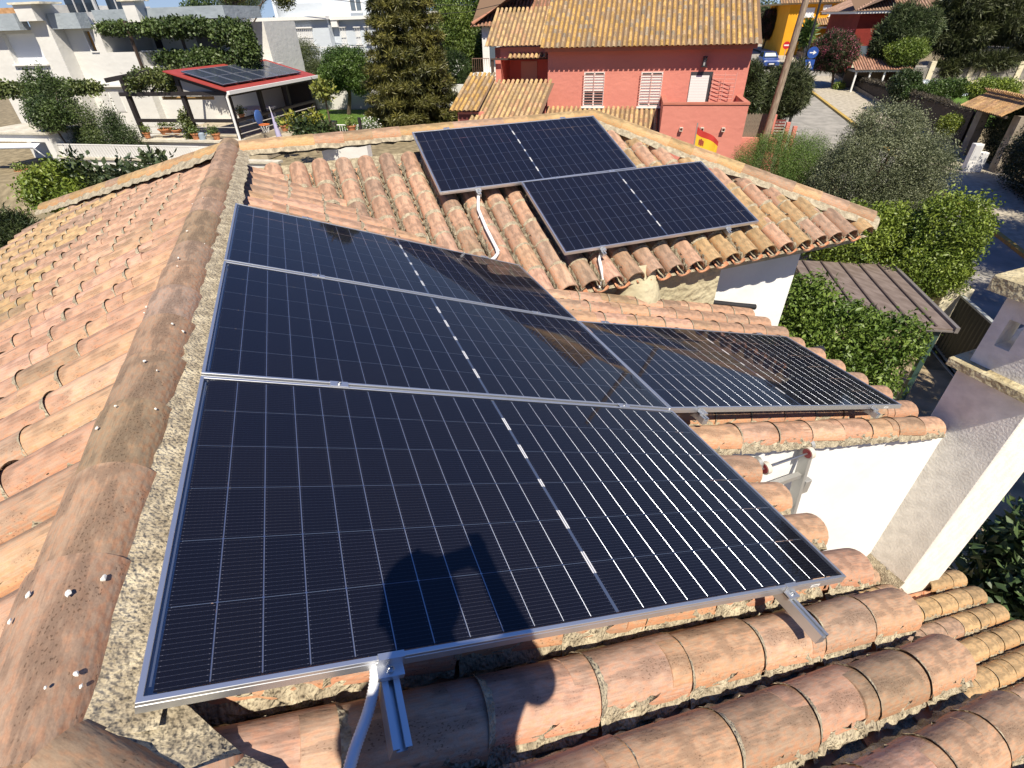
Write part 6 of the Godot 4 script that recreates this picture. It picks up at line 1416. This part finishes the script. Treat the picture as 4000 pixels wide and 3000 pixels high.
	# parked cars
	car("parked_car", "dark blue hatchback parked facing us up the street, silver sunshade in its windscreen", Vector3(14.3, 1.5, -71.5), lin(0.02, 0.06, 0.25), true)
	car("parked_car", "white car half hidden behind the bush at the red house's corner", Vector3(8.0, 0.05, -50), lin(0.62, 0.66, 0.70), false)
	car("parked_car", "pale car parked behind the lamp post at the corner by the oleander", Vector3(12.4, 0.35, -53), lin(0.3, 0.32, 0.34), false)

func car(called: String, label: String, at: Vector3, col: Color, shade: bool):
	var T := gthing(called, label, "car", at, "cars parked along the street")
	var o := at
	var paint := mat("paint_%s" % label.left(6), col, 0.25, 0.1); paint.clearcoat_enabled = true; paint.clearcoat = 0.8
	var b := nb(T)
	# cross-sections from the nose (towards us) to the tail: [b, half width, sill, shoulder]
	var secs := [[2.0, 0.62, 0.32, 0.66], [1.9, 0.80, 0.24, 0.78], [1.2, 0.88, 0.22, 0.92], [0.8, 0.89, 0.22, 0.98], [-1.2, 0.89, 0.22, 1.0], [-1.85, 0.86, 0.24, 0.98], [-2.0, 0.78, 0.34, 0.86]]
	var ring := func(q, k: int):
		var w: float = q[1]; var P := [V(-w, q[2], 0), V(w, q[2], 0), V(w * 1.02, lerpf(q[2], q[3], 0.5), 0), V(w * 0.95, q[3] - 0.04, 0), V(w * 0.80, q[3], 0), V(-w * 0.80, q[3], 0), V(-w * 0.95, q[3] - 0.04, 0), V(-w * 1.02, lerpf(q[2], q[3], 0.5), 0)]
		return o + P[k % 8] + V(0, 0, q[0])
	for i in secs.size() - 1:
		for k in 8: b.face([ring.call(secs[i], k), ring.call(secs[i], k + 1), ring.call(secs[i + 1], k + 1), ring.call(secs[i + 1], k)])
	var cap0 := []; var cap1 := []
	for k in 8: cap0.append(ring.call(secs[0], k)); cap1.append(ring.call(secs[6], 7 - k))
	b.face(cap0); b.face(cap1)
	obj("body", b, paint, T)
	var g := nb(T)
	var lo := [V(-0.74, 0.97, 0.85), V(0.74, 0.97, 0.85), V(0.74, 0.99, -1.8), V(-0.74, 0.99, -1.8)]; var hi := [V(-0.56, 1.46, 0.1), V(0.56, 1.46, 0.1), V(0.58, 1.46, -1.45), V(-0.58, 1.46, -1.45)]
	for i in 4: g.face([o + lo[i], o + lo[(i + 1) % 4], o + hi[(i + 1) % 4], o + hi[i]])
	var cab := obj("windows", g, mat("car_glass", lin(0.02, 0.025, 0.03), 0.05), T)
	var rf := nb(T); rf.face([o + hi[0] + V(0, 0.01, 0), o + hi[1] + V(0, 0.01, 0), o + hi[2] + V(0, 0.01, 0), o + hi[3] + V(0, 0.01, 0)])
	for e in [[0, 0], [1, 1], [2, 2], [3, 3]]: rf.bar(o + lo[e[0]], o + hi[e[1]], 0.07, 0.07)
	obj("roof", rf, paint, T)
	if shade:
		var s := nb(T); s.face([o + V(-0.6, 1.08, 0.71), o + V(0.6, 1.08, 0.71), o + V(0.5, 1.38, 0.25), o + V(-0.5, 1.38, 0.25)]); obj("sunshade", s, mat("sunshade", lin(0.55, 0.62, 0.62), 0.4), cab)
	for q in [[-0.82, 1.3], [0.82, 1.3], [-0.82, -1.3], [0.82, -1.3]]:
		var w := nb(T)
		for d in [[0.32, 0.11]]: w.tube([o + V(q[0] - 0.1, 0.32, q[1]), o + V(q[0] + 0.1, 0.32, q[1])], d[0], 16)
		var ty := obj("wheel", w, mat("rubber", lin(0.015, 0.015, 0.015), 0.8), T)
		var rim := nb(T); rim.tube([o + V(q[0] - 0.112, 0.32, q[1]), o + V(q[0] + 0.112, 0.32, q[1])], 0.19, 12); obj("rim", rim, mat("rim", lin(0.4, 0.41, 0.42), 0.4, 0.6), ty)
	for s in [-1.0, 1.0]: part(T, "headlight", mat("headlight", lin(0.65, 0.68, 0.7), 0.1), [[o.x + s * 0.62 - 0.15, o.x + s * 0.62 + 0.15, o.y + 0.62, o.y + 0.76, o.z + 1.86, o.z + 1.96]])
	part(T, "grille", mat("lamp_black", lin(0.02, 0.022, 0.025), 0.4), [[o.x - 0.4, o.x + 0.4, o.y + 0.3, o.y + 0.55, o.z + 1.99, o.z + 2.02]])
	part(T, "number_plate", mat("sign_white", lin(0.72, 0.72, 0.72), 0.5), [[o.x - 0.26, o.x + 0.26, o.y + 0.40, o.y + 0.51, o.z + 2.02, o.z + 2.035]])

func build_ladder():
	var T := thing("ladder", "aluminium ladder with red pulley wheels leaning on the white wall", "ladder", Vector3(2.8, 2.4, -1.5))
	var al := mat("old_alu", lin(0.46, 0.46, 0.44), 0.5, 0.6)
	var d := Vector3(0.02, 1.0, -0.12).normalized()
	for x in [2.30, 2.74]:
		var b := nb(T); var top := Vector3(x, 4.13, -1.665); b.bar(top - d * 1.75, top, 0.028, 0.075, Vector3.BACK)
		var o := obj("stile", b, al, T)
		var e := nb(T); e.tube([top + Vector3(-0.014, -0.005, 0), top + Vector3(0.014, -0.005, 0)], 0.038, 12); obj("rounded_end", e, al, o)
	for i in 6: var y := 3.87 - i * 0.28; var z := -1.635 + i * 0.034; var b := nb(T); b.bar(Vector3(2.30, y, z), Vector3(2.74, y, z), 0.035, 0.035); obj("rung", b, al, T)
	var ax := nb(T); ax.tube([Vector3(2.30, 4.10, -1.62), Vector3(2.74, 4.10, -1.62)], 0.007, 8); obj("axle", ax, mat("steel", lin(0.45, 0.46, 0.47), 0.3, 0.9), T)
	for x in [2.335, 2.70]:
		var b := nb(T); b.tube([Vector3(x - 0.016, 4.10, -1.62), Vector3(x + 0.016, 4.10, -1.62)], 0.042, 18); var w := obj("wheel", b, mat("pale_rubber", lin(0.55, 0.50, 0.42), 0.7), T)
		var h := nb(T); h.tube([Vector3(x - 0.018, 4.10, -1.62), Vector3(x + 0.018, 4.10, -1.62)], 0.033, 16); obj("hub", h, mat("hub_red", lin(0.28, 0.015, 0.02), 0.4), w)
	var br := nb(T); br.box(Vector3(2.745, 3.72, -1.62), Vector3(2.80, 3.84, -1.58), 0.003); obj("bracket", br, al, T)
# ---------------------------------------------------------------- the photographer, who stands on the hip end and throws the shadow on the nearest panel
func sdf_mesh(bones: Array, cell: float, k: float, b: B):     # bones: [from, to, r0, r1]; surface nets over the smooth union
	var lo := Vector3.INF; var hi := -Vector3.INF
	for q in bones:
		for e in [0, 1]:
			lo = lo.min(q[e] - Vector3.ONE * (q[2 + e] + cell * 3)); hi = hi.max(q[e] + Vector3.ONE * (q[2 + e] + cell * 3))
	var n := Vector3i(((hi - lo) / cell).ceil()) + Vector3i.ONE
	var D := PackedFloat32Array(); D.resize(n.x * n.y * n.z); D.fill(1.0)
	for q in bones:
		var a: Vector3 = q[0]; var z: Vector3 = q[1]; var ab := z - a; var l2 := maxf(ab.length_squared(), 1e-8)
		var m := maxf(q[2], q[3]) + k + cell * 2
		var l := Vector3i(((a.min(z) - Vector3.ONE * m - lo) / cell).floor()).clamp(Vector3i.ZERO, n - Vector3i.ONE); var h := Vector3i(((a.max(z) + Vector3.ONE * m - lo) / cell).ceil()).clamp(Vector3i.ZERO, n - Vector3i.ONE)
		for iz in range(l.z, h.z + 1):
			for iy in range(l.y, h.y + 1):
				for ix in range(l.x, h.x + 1):
					var p := lo + Vector3(ix, iy, iz) * cell
					var t := clampf((p - a).dot(ab) / l2, 0, 1)
					var d := p.distance_to(a + ab * t) - lerpf(q[2], q[3], t)
					var id := ix + n.x * (iy + n.y * iz)
					var e := D[id]
					var hh := clampf(0.5 + 0.5 * (d - e) / k, 0, 1)
					D[id] = lerpf(d, e, hh) - k * hh * (1.0 - hh) if e < 0.9 else d
	var idx := {}
	var sx := 1; var sy := n.x; var sz := n.x * n.y
	var co := [0, sx, sy, sx + sy, sz, sx + sz, sy + sz, sx + sy + sz]
	var ed := [[0, 1], [2, 3], [4, 5], [6, 7], [0, 2], [1, 3], [4, 6], [5, 7], [0, 4], [1, 5], [2, 6], [3, 7]]
	for iz in n.z - 1:
		for iy in n.y - 1:
			for ix in n.x - 1:
				var id := ix + sy * iy + sz * iz
				var mask := 0
				for c in 8:
					if D[id + co[c]] < 0: mask |= 1 << c
				if mask == 0 or mask == 255: continue
				var s := Vector3.ZERO; var cnt := 0
				for e in ed:
					var d0 := D[id + co[e[0]]]; var d1 := D[id + co[e[1]]]
					if (d0 < 0) != (d1 < 0):
						var t := d0 / (d0 - d1); var c0: int = e[0]; var c1: int = e[1]
						s += Vector3(c0 & 1, (c0 >> 1) & 1, (c0 >> 2) & 1).lerp(Vector3(c1 & 1, (c1 >> 1) & 1, (c1 >> 2) & 1), t); cnt += 1
				var g := Vector3(D[id + 1] - D[id] + D[id + 1 + sy] - D[id + sy], D[id + sy] - D[id] + D[id + sy + 1] - D[id + 1], D[id + sz] - D[id] + D[id + sz + 1] - D[id + 1]).normalized()
				idx[id] = b.vert(lo + (Vector3(ix, iy, iz) + s / cnt) * cell, g)
	for id in idx:
		var dd := [sx, sy, sz]
		for ax in 3:
			var u: int = dd[(ax + 1) % 3]; var w: int = dd[(ax + 2) % 3]
			if (D[id] < 0) == (D[id + dd[ax]] < 0): continue
			if not (idx.has(id - u) and idx.has(id - w) and idx.has(id - u - w)): continue
			var q := [idx[id], idx[id - u], idx[id - u - w], idx[id - w]]
			if D[id] < 0: b.tri(q[0], q[1], q[2]); b.tri(q[0], q[2], q[3])
			else: b.tri(q[0], q[2], q[1]); b.tri(q[0], q[3], q[2])

func build_person():
	var base := Vector3(-0.09, 5.08, 0.36)
	var T := thing("person", "person in dark clothes standing on the roof, holding up a phone", "person", base)
	var hip := base + Vector3(0, 0.90, 0.06); var neck := base + Vector3(0, 1.44, -0.05)
	var sh := [neck + Vector3(-0.17, -0.07, 0.03), neck + Vector3(0.17, -0.07, 0.03)]
	var wr := [Vector3(-0.095, 6.465, 0.10), Vector3(0.10, 6.46, 0.10)]
	var el := [Vector3(-0.26, 6.22, 0.22), Vector3(0.15, 6.20, 0.24)]
	var bones := []
	bones += [[hip + Vector3(0, -0.02, 0), hip + Vector3(0, 0.16, 0), 0.145, 0.125], [hip + Vector3(0, 0.16, 0), neck + Vector3(0, -0.16, 0.01), 0.125, 0.15], [sh[0], sh[1], 0.075, 0.075], [neck + Vector3(-0.09, -0.16, 0), neck + Vector3(0.09, -0.16, 0), 0.11, 0.11], [hip + Vector3(-0.08, 0, 0), hip + Vector3(0.08, 0, 0), 0.12, 0.12], [neck + Vector3(0, -0.04, 0), neck + Vector3(-0.02, 0.08, -0.02), 0.06, 0.055]]
	var feet := [base + Vector3(-0.17, 0.0, 0.10), base + Vector3(0.16, 0, 0.02)]
	for i in 2:
		var s := -1.0 if i == 0 else 1.0
		var fy: float = 5.43 - 0.38 * (feet[i].z + 0.5) + 0.05
		var an := Vector3(feet[i].x, fy + 0.06, feet[i].z); var kn := (hip + an) * 0.5 + Vector3(s * 0.03, 0.02, -0.05)
		bones += [[hip + Vector3(s * 0.09, -0.03, 0), kn, 0.095, 0.066], [kn, an, 0.062, 0.045], [an + Vector3(0, -0.02, 0.02), an + Vector3(s * 0.03, -0.03, -0.16), 0.05, 0.038], [sh[i], el[i], 0.058, 0.046], [el[i], wr[i], 0.044, 0.03]]
	var body := nb(T)
	sdf_mesh(bones, 0.016, 0.05, body)
	# head and hands have finer grids of their own, in the same surface
	var hc := neck + Vector3(-0.03, 0.20, -0.045)
	var hd := [[hc + Vector3(0, 0.03, 0.015), hc + Vector3(0, 0.03, -0.015), 0.092, 0.09], [hc + Vector3(0, -0.05, -0.03), hc + Vector3(0, -0.085, -0.055), 0.06, 0.04], [hc + Vector3(0, -0.10, 0.0), hc + Vector3(0, -0.16, 0.03), 0.055, 0.056], [hc + Vector3(0, 0.005, -0.10), hc + Vector3(0, -0.03, -0.118), 0.010, 0.014], [hc + Vector3(-0.088, 0.0, 0.0), hc + Vector3(-0.092, -0.035, -0.005), 0.014, 0.012], [hc + Vector3(0.088, 0.0, 0.0), hc + Vector3(0.092, -0.035, -0.005), 0.014, 0.012], [hc + Vector3(-0.045, 0.022, -0.085), hc + Vector3(0.045, 0.022, -0.085), 0.014, 0.014], [hc + Vector3(-0.02, -0.062, -0.09), hc + Vector3(0.02, -0.062, -0.09), 0.011, 0.011]]
	var skin := nb(T); sdf_mesh(hd, 0.007, 0.022, skin)
	for i in 2:
		var s := -1.0 if i == 0 else 1.0
		var w: Vector3 = wr[i]; var pc := w + Vector3(s * -0.004, 0.035, -0.045)
		var hb := [[w, pc, 0.028, 0.026], [pc + Vector3(0, 0.022, 0), pc + Vector3(0, -0.02, 0.004), 0.022, 0.02]]
		for f in 4:
			var y := 0.036 - f * 0.021
			var k0 := pc + Vector3(s * 0.012, y, -0.03); var k1 := k0 + Vector3(s * -0.004, 0.002, -0.032 + 0.003 * f); var k2 := k1 + Vector3(s * -0.026, 0.0, -0.012)
			hb += [[pc + Vector3(s * 0.008, y * 0.7, 0.0), k0, 0.0105, 0.0095], [k0, k1, 0.0092, 0.0085], [k1, k2, 0.0085, 0.0072]]
		hb += [[pc + Vector3(s * -0.012, -0.02, 0.008), pc + Vector3(s * -0.032, -0.004, -0.004), 0.0125, 0.0105], [pc + Vector3(s * -0.032, -0.004, -0.004), pc + Vector3(s * -0.05, 0.016, -0.014), 0.0105, 0.0088]]
		sdf_mesh(hb, 0.0045, 0.008, skin)
	var bodym := obj("body", body, tmat("dark_cloth", mottled("dark_cloth", Color(0.13, 0.14, 0.17), Color(0.19, 0.20, 0.24), 0.05, 91, 0.5), Vector3.ONE * 4.0, Color.WHITE, 0.95), T)
	obj("skin", skin, mat("skin", lin(0.42, 0.25, 0.17), 0.55), T)
	var hair := nb(T)
	hair.grid(16, 8, func(u, t): var a: float = PI * 0.62 * t; var r: float = 0.099 + 0.004 * sin(u * 50.0); return hc + Vector3(0, 0.03, 0.006) + Vector3(sin(a) * cos(TAU * u) * r, cos(a) * r, -sin(a) * sin(TAU * u) * r + 0.03 * t))
	obj("hair", hair, mat("hair", lin(0.03, 0.02, 0.015), 0.6), T)
	for s in [-1.0, 1.0]:
		var e := nb(T); e.ball(hc + Vector3(s * 0.033, 0.004, -0.082), Vector3(0.012, 0.008, 0.012), 10, 7); var eye := obj("eye", e, mat("eye_white", lin(0.7, 0.68, 0.65), 0.3), T)
		var ir := nb(T); ir.ball(hc + Vector3(s * 0.033, 0.003, -0.0915), Vector3(0.005, 0.005, 0.004), 8, 6); obj("iris", ir, mat("iris", lin(0.05, 0.03, 0.02), 0.2), eye)
	var ph := thing("phone", "black phone held up level in both hands by the photographer", "phone", Vector3(0.0, 6.51, 0.035))
	var pb := nb(ph); pb.box(Vector3(-0.078, 6.47, 0.03), Vector3(0.083, 6.555, 0.039), 0.002); obj("case", pb, mat("phone_black", lin(0.015, 0.015, 0.018), 0.3), ph)
	var lens := nb(ph); lens.tube([Vector3(0.0, 6.50, 0.03), Vector3(0.0, 6.50, 0.0285)], 0.008, 12); obj("lens", lens, mat("lens_glass", lin(0.01, 0.01, 0.02), 0.05), ph)
